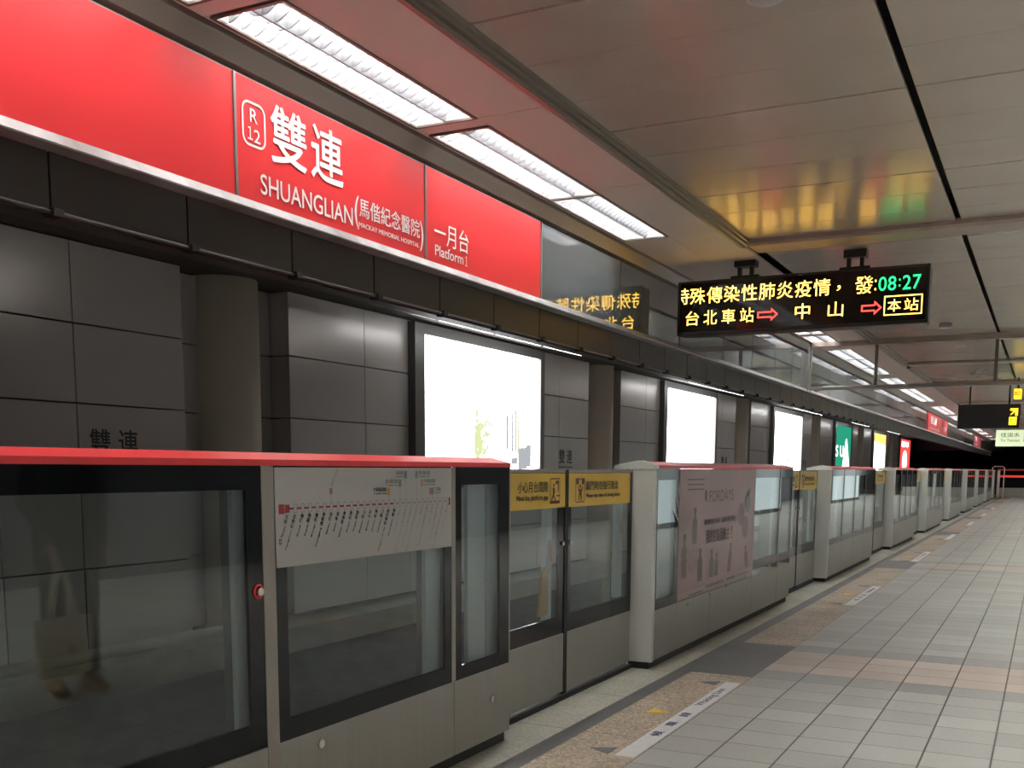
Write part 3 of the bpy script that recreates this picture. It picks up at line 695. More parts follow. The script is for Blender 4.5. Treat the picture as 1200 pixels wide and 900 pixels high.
def gate_unit(y0, y1, label, seams, post_end=True, zb=.392):
    t = thing('platform_gate_panel', label, 'platform gate', (FX, (y0+y1)/2, 0), 'fixed platform gate panels')
    lp = MB(); ed = [y0+(.045 if post_end else 0)]+seams+[y1]
    for a, b in zip(ed, ed[1:]): lp.box(XI, FX, a+.002, b-.002, .055, zb-.003, .004)
    obj('lower_panel', lp, M_STEEL, t)
    obj('plinth', MB().box(XI+.01, FX-.025, y0+.02, y1-.01, 0, .06), M_BLACK, t)
    ys0 = y0-.006 if post_end else y0
    obj('cap', MB().prism(gable(), 'y', ys0+(.055 if post_end else 0), y1), M_RED, t)
    obj('header', MB().box(XI-.03, FX-.02, y0+.04, y1-.02, ZT-.075, ZT-.002), M_FRIT, t)
    obj('end_plate', MB().box(XI, FX-.001, y1-.012, y1, .055, ZT, .002), M_MULL, t)
    if post_end:
        obj('end_post', MB().box(-2.44, FX+.002, y0, y0+.05, .045, ZT-.003, .012), M_POSTW, t)
        obj('end_cap', MB().prism([(FX+.006, ZT-.005), (FX+.006, ZT+.02), (-2.345, ZT+.05), (-2.375, ZT+.05), (-2.53, ZT+.018), (-2.535, ZT-.005)], 'y', ys0, ys0+.06), M_POSTW, t)
    return t
def mull(t, y0, y1, zb=.392): obj('post', MB().box(XI, FX+.001, y0, y1, .055 if zb < .3 else zb, ZT-.001, .002), M_MULL, t)
def rear(t, y0, y1, z0=.40, z1=1.24, x=-2.30): obj('rear_post', MB().box(x-.02, x, y0, y1, z0, z1, .002), mat('rear_post', (.74, .76, .77), .45), t)
# nearest unit
U = gate_unit(-1.6, 4.405, 'near platform gate panel with route map and red cap, left foreground', [-.2, 2.645, 2.70, 3.872], post_end=False)
window(U, .55, 2.642, .392, .07, .072, .085); mull(U, 2.642, 2.703, .2)
window(U, -1.55, .50, .392, .07, .07, .085); mull(U, .5, .55)
window(U, 2.703, 3.853, .376, .06, .055, .085); mull(U, 3.853, 3.885)
window(U, 3.885, 4.393, .376, .055, .095, .072)
rear(U, 2.56, 2.63); rear(U, 3.72, 3.84); rear(U, 4.08, 4.24); rear(U, 4.265, 4.39)
eb = obj('emergency_button', MB().disc((FX+.004, 2.616, .913), .013, .014, 'x'), M_CHROME, U, 'small chrome lock with red ring')
rg = MB()
ringp = [(FX+.001, 2.616+.021*math.cos(t_), .913+.021*math.sin(t_)) for t_ in [k*6.283/20 for k in range(21)]]
rg.tube(ringp, .004, 6, False); obj('red_ring', rg, M_RED, eb)
for yb_, zb_ in ((2.925, .335), (4.218, .245)): obj('lock', MB().disc((FX+.002, yb_, zb_), .016, .008, 'x'), M_CHROME, U)
# route map
rm = thing('route_map', 'white route map board on the near gate glass', 'map', (FX+.004, 3.27, .98))
obj('board', MB().box(FX-.001, FX+.004, 2.705, 3.847, .981, 1.311, .0015), M_MAP, rm)
OM = (FX+.0055, 0, 0)
b = MB()
flat(b, OM, YU, ZU, [(2.76, 1.172), (3.405, 1.172), (3.405, 1.178), (2.76, 1.178)])
flat(b, OM, YU, ZU, [(2.719, 1.158), (2.747, 1.158), (2.747, 1.190), (2.719, 1.190)]); flat(b, OM, YU, ZU, [(2.752, 1.162), (2.774, 1.162), (2.774, 1.188), (2.752, 1.188)]); flat(b, OM, YU, ZU, [(3.809, 1.158), (3.832, 1.158), (3.832, 1.189), (3.809, 1.189)])
ring(b, OM, YU, ZU, 2.717, 2.731, 1.058, 1.076, .004)
obj('line', b, mat('map_red', (.38, .025, .03), .5), rm)
b = MB(); flat(b, OM, YU, ZU, [(3.405, 1.173), (3.809, 1.173), (3.809, 1.177), (3.405, 1.177)]); flat(b, OM, YU, ZU, [(3.002, 1.18), (3.004, 1.18), (3.004, 1.222), (3.002, 1.222)]); flat(b, OM, YU, ZU, [(2.994, 1.218), (3.012, 1.218), (3.012, 1.24), (2.994, 1.24)])
flat(b, OM, YU, ZU, [(3.662, 1.205), (3.682, 1.205), (3.682, 1.23), (3.662, 1.23)]); obj('branch_line', b, mat('map_pink', (.42, .22, .22), .5), rm)
st = '淡水 Tamsui|紅樹林 Hongshulin|竹圍 Zhuwei|關渡 Guandu|忠義 Zhongyi|復興崗 Fuxinggang|北投 Beitou|奇岩 Qiyan|唭哩岸 Qilian|石牌 Shipai|明德 Mingde|芝山 Zhishan|士林 Shilin|劍潭 Jiantan|圓山 Yuanshan|民權西路 Minquan W. Rd.|雙連 Shuanglian|中山 Zhongshan|台北車站 Taipei Main Station|台大醫院 NTU Hospital|中正紀念堂 Chiang Kai-Shek Memorial Hall|東門 Dongmen|大安森林公園 Daan Park|大安 Daan|信義安和 Xinyi Anhe|台北101/世貿 Taipei 101|象山 Xiangshan'.split('|')
b1, b2, b3, bw = MB(), MB(), MB(), MB()
for i, s in enumerate(st):
    yc = 2.763+.0402*i
    zh, en = s.split(' ', 1); tgt = b1 if i < 17 else b2
    rot = math.radians(64)
    # names slant down to the left: start below-left, end under the stop
    L1, L2 = .0165*len(zh), .0072*len(en)
    dx, dz = math.cos(rot), math.sin(rot)
    put(tgt, zh, OM, YU, ZU, yc-dx*L1+.006, yc-dx*L1+.006+L1, 1.152-dz*L1, 1.152-dz*L1+.015, .006 if i < 17 else 0, rot)
    put(tgt, en, OM, YU, ZU, yc-dx*(L1+L2+.006)+.006, yc-dx*(L1+L2+.006)+.006+L2, 1.152-dz*(L1+L2+.006), 1.152-dz*(L1+L2+.006)+.008, .01 if i < 17 else 0, rot)
    if 1 <= i: ring(b3, (FX+.0065, 0, 0), YU, ZU, yc-.009, yc+.009, 1.160, 1.190, .0018, .003); flat(bw, (FX+.006, 0, 0), YU, ZU, [(yc-.008, 1.162), (yc+.008, 1.162), (yc+.008, 1.188), (yc-.008, 1.188)])
obj('station_names', b1, M_INK, rm, 'black names of the stops ahead'); obj('passed_station_names', b2, mat('map_grey', (.22, .21, .20), .5), rm, 'grey names of the stops already passed')
obj('stop_boxes', bw, M_MAP, rm); obj('stop_outlines', b3, MATS['map_grey'], rm)
def transfer(yc, z, col, name, right, lab):
    b = MB(); flat(b, OM, YU, ZU, [(yc-.010, z-.014), (yc+.010, z-.014), (yc+.010, z+.014), (yc-.010, z+.014)]); flat(b, OM, YU, ZU, [(yc-.0009, 1.19), (yc+.0009, 1.19), (yc+.0009, z-.014), (yc-.0009, z-.014)])
    o = obj('transfer_marker', b, mat('map_'+lab, col, .5), rm, lab+' transfer marker')
    b = MB(); L_ = .017*len(name)
    if right: put(b, name, OM, YU, ZU, yc+.016, yc+.016+L_, z, z+.016, .006)
    else: put(b, name, OM, YU, ZU, yc-.016-L_, yc-.016, z, z+.016, .006)
    put(b, 'Transfer line', OM, YU, ZU, yc+.016 if right else yc-.016-L_, yc+.016+L_ if right else yc-.016, z-.010, z-.003, .01)
    obj('transfer_name', b, M_INK if lab == 'orange' and not right else MATS['map_grey'], rm)
transfer(3.366, 1.222, (.62, .27, .02), '中和新蘆線', False, 'orange')
transfer(3.446, 1.252, (.20, .27, .25), '松山新店線', False, 'green'); transfer(3.486, 1.285, (.17, .23, .30), '板南線', False, 'blue')
transfer(3.567, 1.285, (.20, .29, .27), '松山新店線', True, 'teal'); transfer(3.607, 1.252, (.52, .34, .18), '中和新蘆線', True, 'amber'); transfer(3.687, 1.218, (.30, .22, .2), '文湖線', True, 'brown')
b = MB(); put(b, '新北投 Xinbeitou', OM, YU, ZU, 3.012, 3.082, 1.245, 1.258, 0, math.radians(58)); obj('branch_name', b, MATS['map_grey'], rm)

# second unit, with the poster
V2 = gate_unit(6.445, 10.55, 'platform gate panel holding the pink poster, past the first doors', [6.95, 7.75, 9.03, 9.99])
window(V2, 6.495, 6.945, .385, .02, .05, .07); mull(V2, 6.945, 6.957); mull(V2, 9.02, 9.05)
window(V2, 9.05, 9.985, .44, .02, .03, .08); mull(V2, 9.985, 10.0)
window(V2, 10.0, 10.535, .44, .02, .03, .07)
rear(V2, 6.70, 6.93); rear(V2, 9.93, 9.98)
obj('back_board', MB().box(XI-.01, FX-.02, 6.957, 9.02, .39, ZT-.06), M_BLACK, V2)
for yb_, zb_ in ((7.2, .345), (7.75, .362), (8.2, .39), (8.8, .41)): obj('lock', MB().disc((FX+.002, yb_, zb_), .012, .008, 'x'), M_CHROME, V2)
po = thing('advertising_poster', 'pink poster with dark bottles and fruit on the second gate panel', 'poster', (FX, 8, .395))
obj('sheet', MB().box(FX+.0012, FX+.0025, 6.957, 9.018, .395, 1.312), mat('poster_pink', (.34, .205, .19), .3, noise=(1.3, .12)), po)
OP = (FX+.0031, 0, 0)
b = MB(); flat(b, OP, YU, ZU, [(6.96, .398), (9.015, .398), (9.015, .475), (6.96, .44)]); obj('footer_band', b, mat('poster_footer', (.40, .33, .31), .35), po)
b = MB(); OP2 = (FX+.0042, 0, 0)
put(b, 'FORDAYS', OP2, YU, ZU, 7.66, 8.34, 1.068, 1.155, -.004); flat(b, OP2, YU, ZU, ell(7.57, 1.12, .03, .045, 14)); 
put(b, '健康的空氣', OP2, YU, ZU, 7.54, 7.95, .902, .945, .004); put(b, '品質看得見', OP2, YU, ZU, 8.02, 8.40, .902, .945, .004)
put(b, '我的空氣我做主', OP2, YU, ZU, 7.60, 8.24, .76, .865, .006); put(b, '!', OP2, YU, ZU, 8.30, 8.33, .76, .865, .01)
for z_ in (1.235, 1.20, 1.165): flat(b, OP2, YU, ZU, [(7.12, z_), (7.52, z_), (7.52, z_+.008), (7.12, z_+.008)])
flat(b, OP2, YU, ZU, [(7.22, .41), (7.55, .41), (7.55, .417), (7.22, .417)])
put(b, '科技股份有限公司', OP2, YU, ZU, 7.62, 8.1, .425, .45, .004); put(b, '服務專線', OP2, YU, ZU, 8.2, 8.45, .43, .452, .004); put(b, 'www.fordays.com', OP2, YU, ZU, 8.52, 8.93, .435, .452, .004)
obj('lettering', b, mat('poster_ink', (.075, .045, .04), .4), po)
b = MB()
def bottle(y_, z0, z1, w2, tilt=0):
    h = z1-z0
    p = [(-w2, 0), (w2, 0), (w2, h*.62), (w2*.45, h*.74), (w2*.4, h*.86), (w2*.55, h*.87), (w2*.55, h), (-w2*.55, h), (-w2*.55, h*.87), (-w2*.4, h*.86), (-w2*.45, h*.74), (-w2, h*.62)]
    flat(b, OP2, YU, ZU, [(y_+a+tilt*c, z0+c) for a, c in p])
bottle(7.315, .777, 1.04, .055); bottle(7.47, .494, .735, .06); bottle(7.765, .495, .71, .055); bottle(7.90, .496, .672, .05); bottle(8.26, .495, .724, .05, .2); bottle(8.82, .491, .675, .05, -.3); bottle(7.08, .55, .86, .06)
obj('bottle_pictures', b, mat('poster_bottle', (.055, .024, .022), .3), po)
b = MB(); flat(b, OP2, YU, ZU, ell(8.59, .945, .10, .095, 20)); obj('fruit_picture', b, mat('poster_fruit_red', (.20, .07, .065), .3), po)
b = MB(); flat(b, OP2, YU, ZU, ell(8.735, .835, .10, .095, 20)); obj('plum_picture', b, mat('poster_fruit_plum', (.13, .075, .105), .3), po)
b = MB(); flat(b, OP2, YU, ZU, ell(8.79, 1.04, .09, .085, 20)); flat(b, OP2, YU, ZU, [(8.7, 1.12), (8.76, 1.10), (8.82, 1.19), (8.78, 1.13), (8.9, 1.15), (8.84, 1.10), (8.78, 1.08)]); obj('green_fruit_picture', b, mat('poster_fruit_green', (.10, .135, .095), .3), po)
b = MB()
for i in range(13):
    a_ = math.radians(35+i*9); L_ = .28
    c0 = (7.04, .86) if i % 2 else (7.25, .56)
    d_ = (math.cos(a_)*1.2, math.sin(a_)); nrm = (-d_[1]*.012, d_[0]*.012)
    flat(b, OP2, YU, ZU, [c0, (c0[0]+d_[0]*L_*.5+nrm[0], c0[1]+d_[1]*L_*.5+nrm[1]), (c0[0]+d_[0]*L_, c0[1]+d_[1]*L_), (c0[0]+d_[0]*L_*.5-nrm[0], c0[1]+d_[1]*L_*.5-nrm[1])])
obj('leaf_pictures', b, mat('poster_leaf', (.24, .16, .15), .3), po)

doors = [(4.41, 6.445), (10.55, 12.58), (16.12, 18.35), (21.6, 23.62), (27.5, 29.65), (33.6, 35.68), (39.5, 41.55), (45.8, 47.87), (51.9, 54.0)]
for i in range(1, len(doors)):
    a = doors[i][1]; b_ = doors[i+1][0] if i+1 < len(doors) else 55.6
    n = 4; wd = (b_-a-.06)/n
    t = gate_unit(a, b_, '%s fixed platform gate panel from the camera, after door pair %s' % (ORD[i+1], ('one', 'two', 'three', 'four', 'five', 'six', 'seven', 'eight', 'nine')[i]), [a+.05+wd*q for q in range(1, n)], zb=.43)
    for q in range(n):
        ya = a+.05+wd*q
        window(t, ya+.01, ya+wd-.01, .43, .03, .03, .07)
        if q: mull(t, ya-.01, ya+.01, .43)
    rear(t, a+wd-.1, a+wd-.01)
# sliding doors
XD = -2.40
M_DSTEEL = M_STEEL
def leaf(y0, y1, side, i, lab, detail):
    t = thing('sliding_gate_door', lab, 'gate door', (XD, (y0+y1)/2, 0), 'sliding platform gate doors')
    fm = .095 if side < 0 else .02; fo = .02 if side < 0 else .07
    fl, frr = (.02, .095) if side < 0 else (.065, .05)
    obj('lower_panel', MB().box(XD-.04, XD, y0+.003, y1-.003, .045, .383, .003), M_DSTEEL, t)
    obj('top_rail', MB().box(XD-.04, XD+.001, y0, y1, 1.288, 1.308, .002), M_MULL, t)
    window(t, y0, y1, .386, fl, frr, .10, .19, 1.288, x=XD)
    ym = y1-.02 if side < 0 else y0
    obj('edge_seal', MB().box(XD-.045, XD+.003, ym, ym+.02, .02, 1.305), M_BLACK, t)
    ws = MB().box(XD-.002, XD+.003, y0+.005, (y1-.025 if side < 0 else y1-.02)-(0 if side < 0 else .03)+0, 1.098, 1.286, .001) if side < 0 else MB().box(XD-.002, XD+.003, y0+.022, y1-.06, 1.096, 1.286, .001)
    sg = obj('warning_sign', ws, M_YEL, t, 'yellow warning strip')
    OD = (XD+.0045, 0, 0)
    if detail:
        b = MB(); bp_ = MB()
        if side < 0:
            q = y1-5.385
            put(b, '小心月台間隙', OD, YU, ZU, 4.766+q, 5.13+q, 1.186, 1.244, .006); put(b, 'Mind the platform gap', OD, YU, ZU, 4.752+q, 5.13+q, 1.138, 1.172, .012)
            ring(bp_, OD, YU, ZU, 5.156+q, 5.285+q, 1.122, 1.26, .006, .01)
            flat(bp_, OD, YU, ZU, [(5.156+q, 1.122), (5.285+q, 1.122), (5.285+q, 1.138), (5.156+q, 1.138)])
            flat(bp_, OD, YU, ZU, [(5.225+q, 1.243), (5.27+q, 1.248), (5.27+q, 1.185), (5.258+q, 1.185), (5.256+q, 1.228), (5.23+q, 1.226)])
            flat(bp_, OD, YU, ZU, [(5.24+q, 1.16), (5.28+q, 1.16), (5.28+q, 1.168), (5.24+q, 1.168)])
            flat(bp_, OD, YU, ZU, ell(5.205+q, 1.222, .011, .009, 12)); flat(bp_, OD, YU, ZU, [(5.19+q, 1.21), (5.215+q, 1.208), (5.222+q, 1.18), (5.216+q, 1.178), (5.212+q, 1.165), (5.235+q, 1.14), (5.226+q, 1.136), (5.20+q, 1.16), (5.18+q, 1.137), (5.17+q, 1.142), (5.192+q, 1.172)])
        else:
            q = y0-5.39
            put(b, '關門時勿強行進出', OD, YU, ZU, 5.655+q, 6.16+q, 1.188, 1.240, .006); put(b, 'Please stay clear of closing doors', OD, YU, ZU, 5.655+q, 6.20+q, 1.138, 1.168, .012)
            ring(bp_, OD, YU, ZU, 5.501+q, 5.634+q, 1.119, 1.257, .006, .01)
            flat(bp_, OD, YU, ZU, [(5.51+q, 1.222), (5.545+q, 1.222), (5.545+q, 1.252), (5.51+q, 1.252)]); flat(bp_, OD, YU, ZU, [(5.59+q, 1.222), (5.625+q, 1.222), (5.625+q, 1.252), (5.59+q, 1.252)])
            flat(bp_, OD, YU, ZU, ell(5.568+q, 1.212, .014, .009, 12)); flat(bp_, OD, YU, ZU, [(5.53+q, 1.212), (5.54+q, 1.208), (5.555+q, 1.195), (5.58+q, 1.195), (5.6+q, 1.208), (5.61+q, 1.212), (5.59+q, 1.178), (5.592+q, 1.13), (5.58+q, 1.128), (5.57+q, 1.165), (5.555+q, 1.128), (5.545+q, 1.13), (5.55+q, 1.178)])
        obj('warning_text', b, M_INK, sg); obj('pictogram', bp_, M_MAROON, sg, 'dark red door pictogram')
        yl = 5.335+y1-5.385 if side < 0 else 5.44+y0-5.39
        obj('door_lock', MB().disc((XD+.003, yl, .895), .013, .012, 'x'), M_CHROME, t)
    rp = MB()
    if side < 0: rp.box(XD-.06, XD-.03, y1-.20, y1-.125, .47, 1.09, .002)
    else: rp.box(XD-.06, XD-.03, y1-.20, y1-.09, .49, 1.09, .002)
    obj('rear_post', rp, MATS['rear_post'], t)
    if detail and i == 0 and side < 0:
        obj('emergency_handle', MB().box(XD-.026, XD-.018, y1-.175, y1-.14, .80, .92, .004), mat('handle_red', (.45, .03, .03), .4), t, 'small red release handle')
        obj('pull_plate', MB().prism([(y1-.31, .51), (y1-.20, .51), (y1-.20, .755), (y1-.225, .775), (y1-.265, .765)], 'x', XD-.03, XD-.016), mat('plate_orange', (.62, .34, .09), .5), t, 'orange pull plate')
    if detail and i == 0 and side > 0:
        obj('emergency_handle', MB().box(XD-.026, XD-.018, y1-.13, y1-.105, .90, .98, .004), mat('plate_orange', (.62, .34, .09), .5), t, 'small orange label')
    return t
for i, (a, b_) in enumerate(doors):
    ym = (a+b_)/2-.04 if i == 0 else (a+b_)/2
    w_ = ('first', 'second', 'third', 'fourth', 'fifth', 'sixth', 'seventh', 'eighth', 'ninth')[i]
    ll = 'left sliding glass leaf of the %s door pair, yellow strip on top' % w_; lr = 'right sliding glass leaf of the %s door pair, yellow strip on top' % w_
    leaf(a+.005, 5.385 if i == 0 else ym-.003, -1, i, ll, i < 3); leaf(5.39 if i == 0 else ym+.003, b_-.005, 1, i, lr, i < 3)
    tag(obj('door_sill', MB().box(-2.455, -2.385, a, b_, 0, .03, .003), M_BLACK), 'black sill under the %s pair of sliding gate doors' % w_, 'sill', 'door sills')

# end gate across the platform
eg = thing('end_gate', 'red capped glass gate across the far end of the platform', 'gate', (-1.2, 56, 0))
obj('lower_panel', MB().box(-2.2, 2, 56, 56.15, .05, .5, .005), M_STEEL, eg)
obj('cap', MB().box(-2.2, 2, 55.95, 56.2, 1.33, 1.40, .01), M_RED, eg)
for xp in (-2.14, -.93, -.78, .5): obj('post', MB().box(xp-.06, xp+.06, 55.98, 56.12, .05, 1.33, .01), M_POSTW, eg)
obj('glass_pane', MB().box(-2.15, 2, 56.02, 56.05, .5, 1.33), M_FRIT, eg)
obj('red_stripe', MB().box(-2.12, -1.0, 56.0, 56.02, 1.0, 1.1), mat('stripe_red', (.5, .03, .03), .4, emit=(1, .08, .06), es=.25), eg)
tag(obj('hoop_rail', MB().tube([(-2.42, 55.82, 1.34), (-2.42, 55.82, 1.46), (-2.34, 55.82, 1.52), (-1.98, 55.82, 1.52), (-1.9, 55.82, 1.46), (-1.9, 55.82, 1.34), (-1.9, 55.82, 0)], .025, 8), M_POSTW), 'white tubular hoop beside the far end gate', 'rail')

# ---- floor markings at every door
M_TAPE = mat('waiting_tape', (.66, .67, .67), .5, noise=(14, .04)); M_NAVY = mat('tape_navy', (.035, .05, .14), .5); M_YARR = mat('floor_yellow', (.78, .52, .05), .5)
for i, (a, b_) in enumerate(doors):
    if i > 6: break
    w_ = ('first', 'second', 'third', 'fourth', 'fifth', 'sixth', 'seventh')[i]
    t = thing('waiting_line', 'white waiting line strip on the floor before the %s door pair' % w_, 'floor marking', (-1.65, a, 0), 'waiting lines before the doors')
    obj('strip', MB().box(-1.703, -1.608, a-.01, b_-.155, -.002, .002), M_TAPE, t)
    if i < 3:
        b = MB(); OF = (0, 0, .003)
        for ch, q in (('候', .40), ('車', .63), ('線', .86)): put(b, ch, OF, YU, (-1, 0, 0), a+q, a+q+.10, 1.63, 1.685, .012)
        put(b, 'Waiting Line', OF, YU, (-1, 0, 0), a+1.16, a+1.66, 1.628, 1.685, .004)
        obj('lettering', b, M_NAVY, t)
    if i < 4:
        for q in (.06, 1.82):
            tag(obj('floor_arrow', MB().prism([(-1.856, a+q), (-1.738, a+q-.06), (-1.738, a+q+.06)], 'z', -.002, .0025), M_SLATE), 'slate triangle at the %s end of the waiting line, %s door pair' % ('near' if q < 1 else 'far', w_), 'floor marking', 'slate floor triangles')
        tag(obj('floor_arrow', MB().prism([(-1.86, a+.86), (-1.86, a+.99), (-1.744, a+.92)], 'z', -.002, .0025), M_YARR), 'yellow triangle on the tan paving, %s door pair' % w_, 'floor marking', 'yellow floor triangles')
tag(obj('floor_cover', MB().lathe((-2.325, 5.17, 0), [(.05, -.004), (.05, .002), (.046, .0025), (.044, .001)], 28), M_CREAM), 'small round floor cover before the first doors', 'cover')

# ================================================================== PERSON waiting right of the frame (seen mirrored in the near gate glass)
PC = Vector((.56, 4.24, 0)); PF = Vector((-.94, -.34, 0)).normalized(); PL = Vector((-PF.y, PF.x, 0))
def W(a, b, z): return PC+PL*a+PF*b+Vector((0, 0, z))
def blob(name, bm, material, parent, voxel, label=None, smooth=8):
    """closed overlapping shapes fused into one continuous surface"""
    o = obj(name+'_raw', bm, material, parent)
    m = o.modifiers.new('r', 'REMESH'); m.mode = 'VOXEL'; m.voxel_size = voxel; m.use_smooth_shade = True
    m2 = o.modifiers.new('s', 'SMOOTH'); m2.factor = .5; m2.iterations = smooth
    dg = bpy.context.evaluated_depsgraph_get(); dg.update()
    me = bpy.data.meshes.new_from_object(o.evaluated_get(dg)); bpy.data.objects.remove(o)
    for q in me.polygons: q.use_smooth = True
    me.name = name; me.materials.clear(); me.materials.append(material)
    r = bpy.data.objects.new(name, me); COL.objects.link(r); r.parent = parent
    if label: r['label'] = label
    return r
def loft(mb, rings, n=28):
    """rings: (left, forward, up, half width, half depth)"""
    R = [[mb.bm.verts.new(W(a+wd*math.cos(t_), b+dp*math.sin(t_), z)) for t_ in [2*math.pi*k/n for k in range(n)]] for a, b, z, wd, dp in rings]
    for p_, q_ in zip(R, R[1:]):
        for k in range(n): mb.bm.faces.new((p_[k], p_[(k+1) % n], q_[(k+1) % n], q_[k]))
    mb.bm.faces.new(R[0]); mb.bm.faces.new(R[-1][::-1])
def limb(mb, pts, n=14): mb.tube([W(*q[:3]) for q in pts], [q[3] for q in pts], n)
def ball(mb, a, b, z, ra, rb, rz, f=None, nu=40, nv=28):
    g = bmesh.new(); bmesh.ops.create_uvsphere(g, u_segments=nu, v_segments=nv, radius=1)
    for v in g.verts:
        x, y, zz = v.co
        da, db, dz = f(x, y, zz) if f else (0, 0, 0)
        v.co = W(a+x*ra+da, b+y*rb+db, z+zz*rz+dz)
    mb.merge(g)
def G(x, s_): return math.exp(-(x/s_)**2)
def face(x, y, z):
    da = db = dz = 0.0
    if z < 0: da -= x*.022*min(1, -z*1.3)**1.5; db += .006*(-z)*(y > 0)
    if z < -.2: db -= (-y*.02 if y < 0 else 0)*(-z)
    if y > 0:
        db += .021*G(x, .13)*G(z+.20, .15)*y+.012*G(x, .10)*G(z-.0, .2)*y
        db -= .010*(G(x-.42, .2)+G(x+.42, .2))*G(z-.05, .13)*y
        db += .004*G(z-.24, .12)*G(x, .6)*y
        db += .006*G(x, .28)*G(z+.53, .08)*y+.006*G(x, .3)*G(z+.85, .15)*y
    return da, db, dz
pe = thing('person', 'person in dark clothes and tan shoes holding a cream tote', 'person', PC)
M_SKIN = mat('skin', (.50, .30, .21), .5); M_CLOTH = mat('dark_coat', (.012, .012, .014), .8); M_TROU = mat('dark_trousers', (.012, .013, .017), .8); M_HAIR = mat('hair', (.012, .009, .008), .45); M_SHOE = mat('tan_shoe', (.42, .26, .11), .6)
HZ = 1.535
bd = MB()
ball(bd, 0, .012, HZ, .074, .093, .115, face)
for sg in (1, -1): ball(bd, sg*.075, .0, HZ-.003, .009, .018, .030, None, 16, 12)
limb(bd, [(0, -.012, 1.33, .062), (0, -.008, 1.42, .055), (0, .0, 1.49, .054)])
loft(bd, [(0, 0, .84, .155, .11), (0, 0, .95, .16, .115), (0, 0, 1.08, .135, .10), (0, 0, 1.24, .16, .115), (0, -.005, 1.33, .16, .09), (0, -.01, 1.38, .075, .06)])
ARM = {1: [(.165, -.01, 1.33, .052), (.205, -.03, 1.08, .042), (.150, .085, .885, .028), (.122, .135, .815, .026)], -1: [(-.165, -.01, 1.33, .052), (-.205, -.03, 1.08, .042), (-.212, .005, .87, .028), (-.214, .02, .805, .026)]}
for sg in (1, -1):
    limb(bd, ARM[sg]); a, b, z, _ = ARM[sg][-1]
    ball(bd, a, b+.006, z-.035, .016, .040, .052, None, 20, 14)
    for q in range(4):
        bb = b+.034-.0205*q; ln = (.92, 1.0, .94, .76)[q]
        if sg > 0: limb(bd, [(a+.002, bb, z-.070, .0098), (a-.002, bb, z-.096*ln-.004, .0092), (a-.022, bb, z-.106*ln, .0086), (a-.036, bb, z-.088, .0078)], 10)
        else: limb(bd, [(a, bb, z-.072, .0098), (a+.002, bb+.004, z-.108*ln, .0092), (a+.010, bb+.006, z-.138*ln, .0084), (a+.022, bb+.006, z-.160*ln, .0072)], 10)
    limb(bd, [(a-sg*.008, b+.034, z-.020, .013), (a-sg*.016, b+.052, z-.048, .011), (a-sg*.020, b+.050, z-.080, .009)], 10)
    limb(bd, [(sg*.085, 0, .86, .085), (sg*.093, .012, .48, .052), (sg*.098, -.015, .12, .038), (sg*.10, -.005, .05, .036)])
blob('body', bd, M_SKIN, pe, .0042, smooth=5)
ct = MB()
loft(ct, [(0, 0, .74, .185, .135), (0, 0, .90, .185, .138), (0, 0, 1.06, .165, .125), (0, .003, 1.22, .185, .137), (0, -.003, 1.32, .185, .115), (0, -.01, 1.375, .125, .085), (0, -.01, 1.405, .078, .070), (0, -.008, 1.44, .070, .066)])
for sg in (1, -1):
    P_ = ARM[sg]; ball(ct, sg*.155, -.01, 1.305, .072, .074, .072, None, 24, 16); ball(ct, sg*.105, -.01, 1.325, .085, .078, .062, None, 24, 16); limb(ct, [(P_[0][0]+sg*.008, -.01, 1.30, .068), (P_[1][0], P_[1][1], P_[1][2], .056), (P_[2][0], P_[2][1], P_[2][2], .043), (P_[2][0]*.55+P_[3][0]*.45, P_[2][1]*.55+P_[3][1]*.45, P_[2][2]*.55+P_[3][2]*.45, .042)], 18)
blob('coat', ct, M_CLOTH, pe, .008, smooth=6)
tr = MB(); loft(tr, [(0, 0, .80, .175, .125), (0, 0, .92, .172, .125), (0, 0, 1.0, .15, .115)])
for sg in (1, -1): limb(tr, [(sg*.088, 0, .86, .092), (sg*.095, .012, .48, .070), (sg*.10, -.008, .10, .062)], 20)
blob('trousers', tr, M_TROU, pe, .008, smooth=6)
for sg in (1, -1):
    sh = MB(); ball(sh, sg*.10, -.035, .045, .042, .055, .048, None, 20, 14); ball(sh, sg*.108, .055, .038, .045, .085, .040, None, 20, 14); ball(sh, sg*.116, .125, .032, .042, .062, .032, None, 20, 14)
    sh.prism([(0, 0)]*0 or [(W(sg*.10+q*.04, r_, 0).x, W(sg*.10+q*.04, r_, 0).y) for q, r_ in ((-1, -.08), (1, -.08), (1.2, .16), (-.6, .17))], 'z', .001, .022)
    blob('shoe', sh, M_SHOE, pe, .006, 'tan shoe', 4)
hb = bmesh.new(); bmesh.ops.create_uvsphere(hb, u_segments=40, v_segments=28, radius=1)
cut = []
for f_ in hb.faces:
    c_ = f_.calc_center_median()
    if (c_.y > .05 and c_.z < .50+.15*abs(c_.x)) or (c_.y > -.30 and c_.z < .10 and abs(c_.x) > .5 and c_.y > -.45) or c_.z < -.72: cut.append(f_)
bmesh.ops.delete(hb, geom=cut, context='FACES')
for v in hb.verts:
    x_, y_, z_ = v.co
    v.co = W(x_*.084*(1 if z_ > 0 else 1-.12*z_*z_), .006+y_*.104, HZ+.004+z_*(.124 if z_ > 0 else .13))
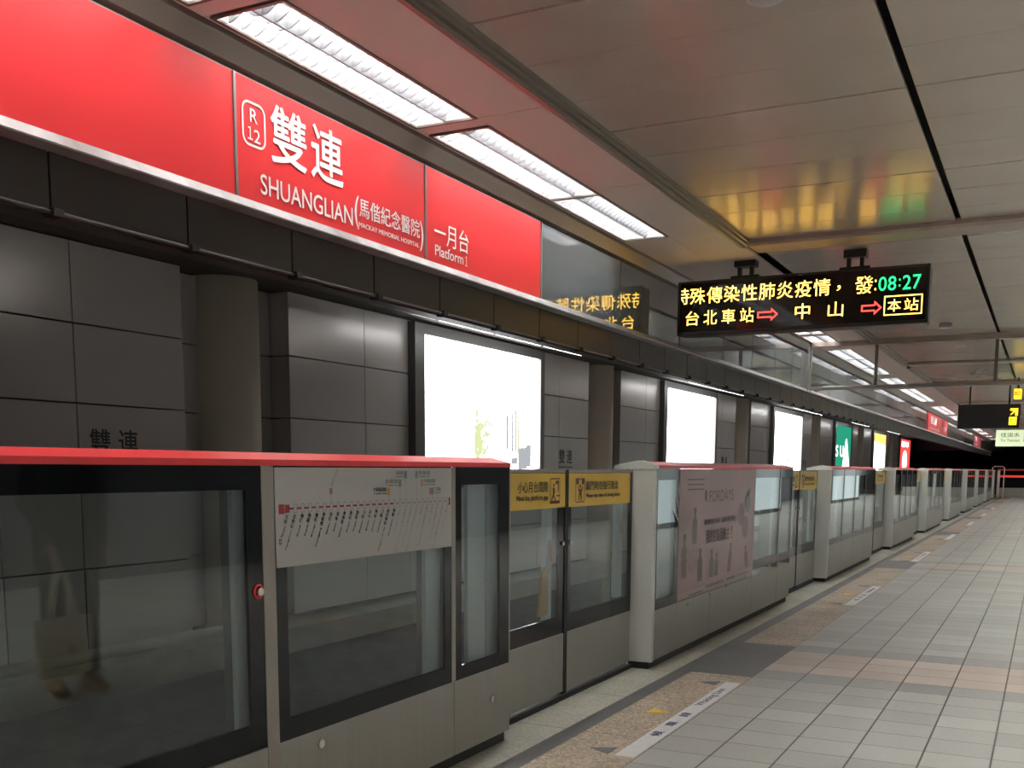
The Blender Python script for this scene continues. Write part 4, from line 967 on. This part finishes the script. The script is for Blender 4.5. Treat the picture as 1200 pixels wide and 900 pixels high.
ho = obj('hair', hb, M_HAIR, pe, smooth=True); so = ho.modifiers.new('thick', 'SOLIDIFY'); so.thickness = .012; so.offset = -.6
M_EYEW = mat('eye_white', (.75, .72, .70), .3)
for sg in (1, -1):
    e_ = MB(); ball(e_, sg*.031, .083, HZ+.006, .0115, .0115, .0075, None, 16, 12); eo = obj('eye', e_, M_EYEW, pe, smooth=True)
    e_ = MB(); ball(e_, sg*.031, .0925, HZ+.006, .0052, .003, .0052, None, 12, 8); obj('iris', e_, M_INK, eo, smooth=True)
mo = MB(); ball(mo, 0, .103, HZ-.061, .022, .006, .0065, None, 20, 10); obj('mouth', mo, mat('lips', (.36, .13, .11), .5), pe, smooth=True)
# tote bag hanging from the left hand
M_TOTE = mat('tote_canvas', (.82, .76, .52), .8, noise=(60, .06))
tb = thing('tote_bag', 'cream canvas tote held by the person, mirrored in the near gate glass', 'bag', W(.10, .165, .12), None)
bg = bmesh.new(); n_ = 28; rows = []
for (z, hw, hd) in ((.115, .165, .045), (.13, .175, .055), (.25, .188, .06), (.38, .196, .045), (.455, .200, .022)):
    rows.append([bg.verts.new(W(.10, .165, z)+Vector((0, 1, 0))*(hw*math.copysign(abs(math.cos(t_))**.5, math.cos(t_)))+Vector((1, 0, 0))*(hd*math.sin(t_))) for t_ in [2*math.pi*k/n_ for k in range(n_)]])
for a_, b_ in zip(rows, rows[1:]):
    for k in range(n_): bg.faces.new((a_[k], a_[(k+1) % n_], b_[(k+1) % n_], b_[k]))
bg.faces.new(rows[0])
obj('bag_body', bg, M_TOTE, tb, smooth=True)
for dx in (-.02, .02):
    hp = []
    for q in range(15):
        u_ = -1+2*q/14
        hp.append(W(.10, .165, 0)+Vector((dx*(1-.5*(1-abs(u_))), u_*.085*(.45+.55*abs(u_)), .44+.285*(1-abs(u_)**3))))
    obj('handle', MB().tube(hp, .0085, 8), M_TOTE, tb, smooth=True)
b = MB(); flat(b, W(.10, .165, 0)+Vector((-.0615, 0, 0)), YU, ZU, ell(0, .27, .035, .032, 16)); obj('print', b, mat('tote_print', (.40, .33, .20), .8), tb)
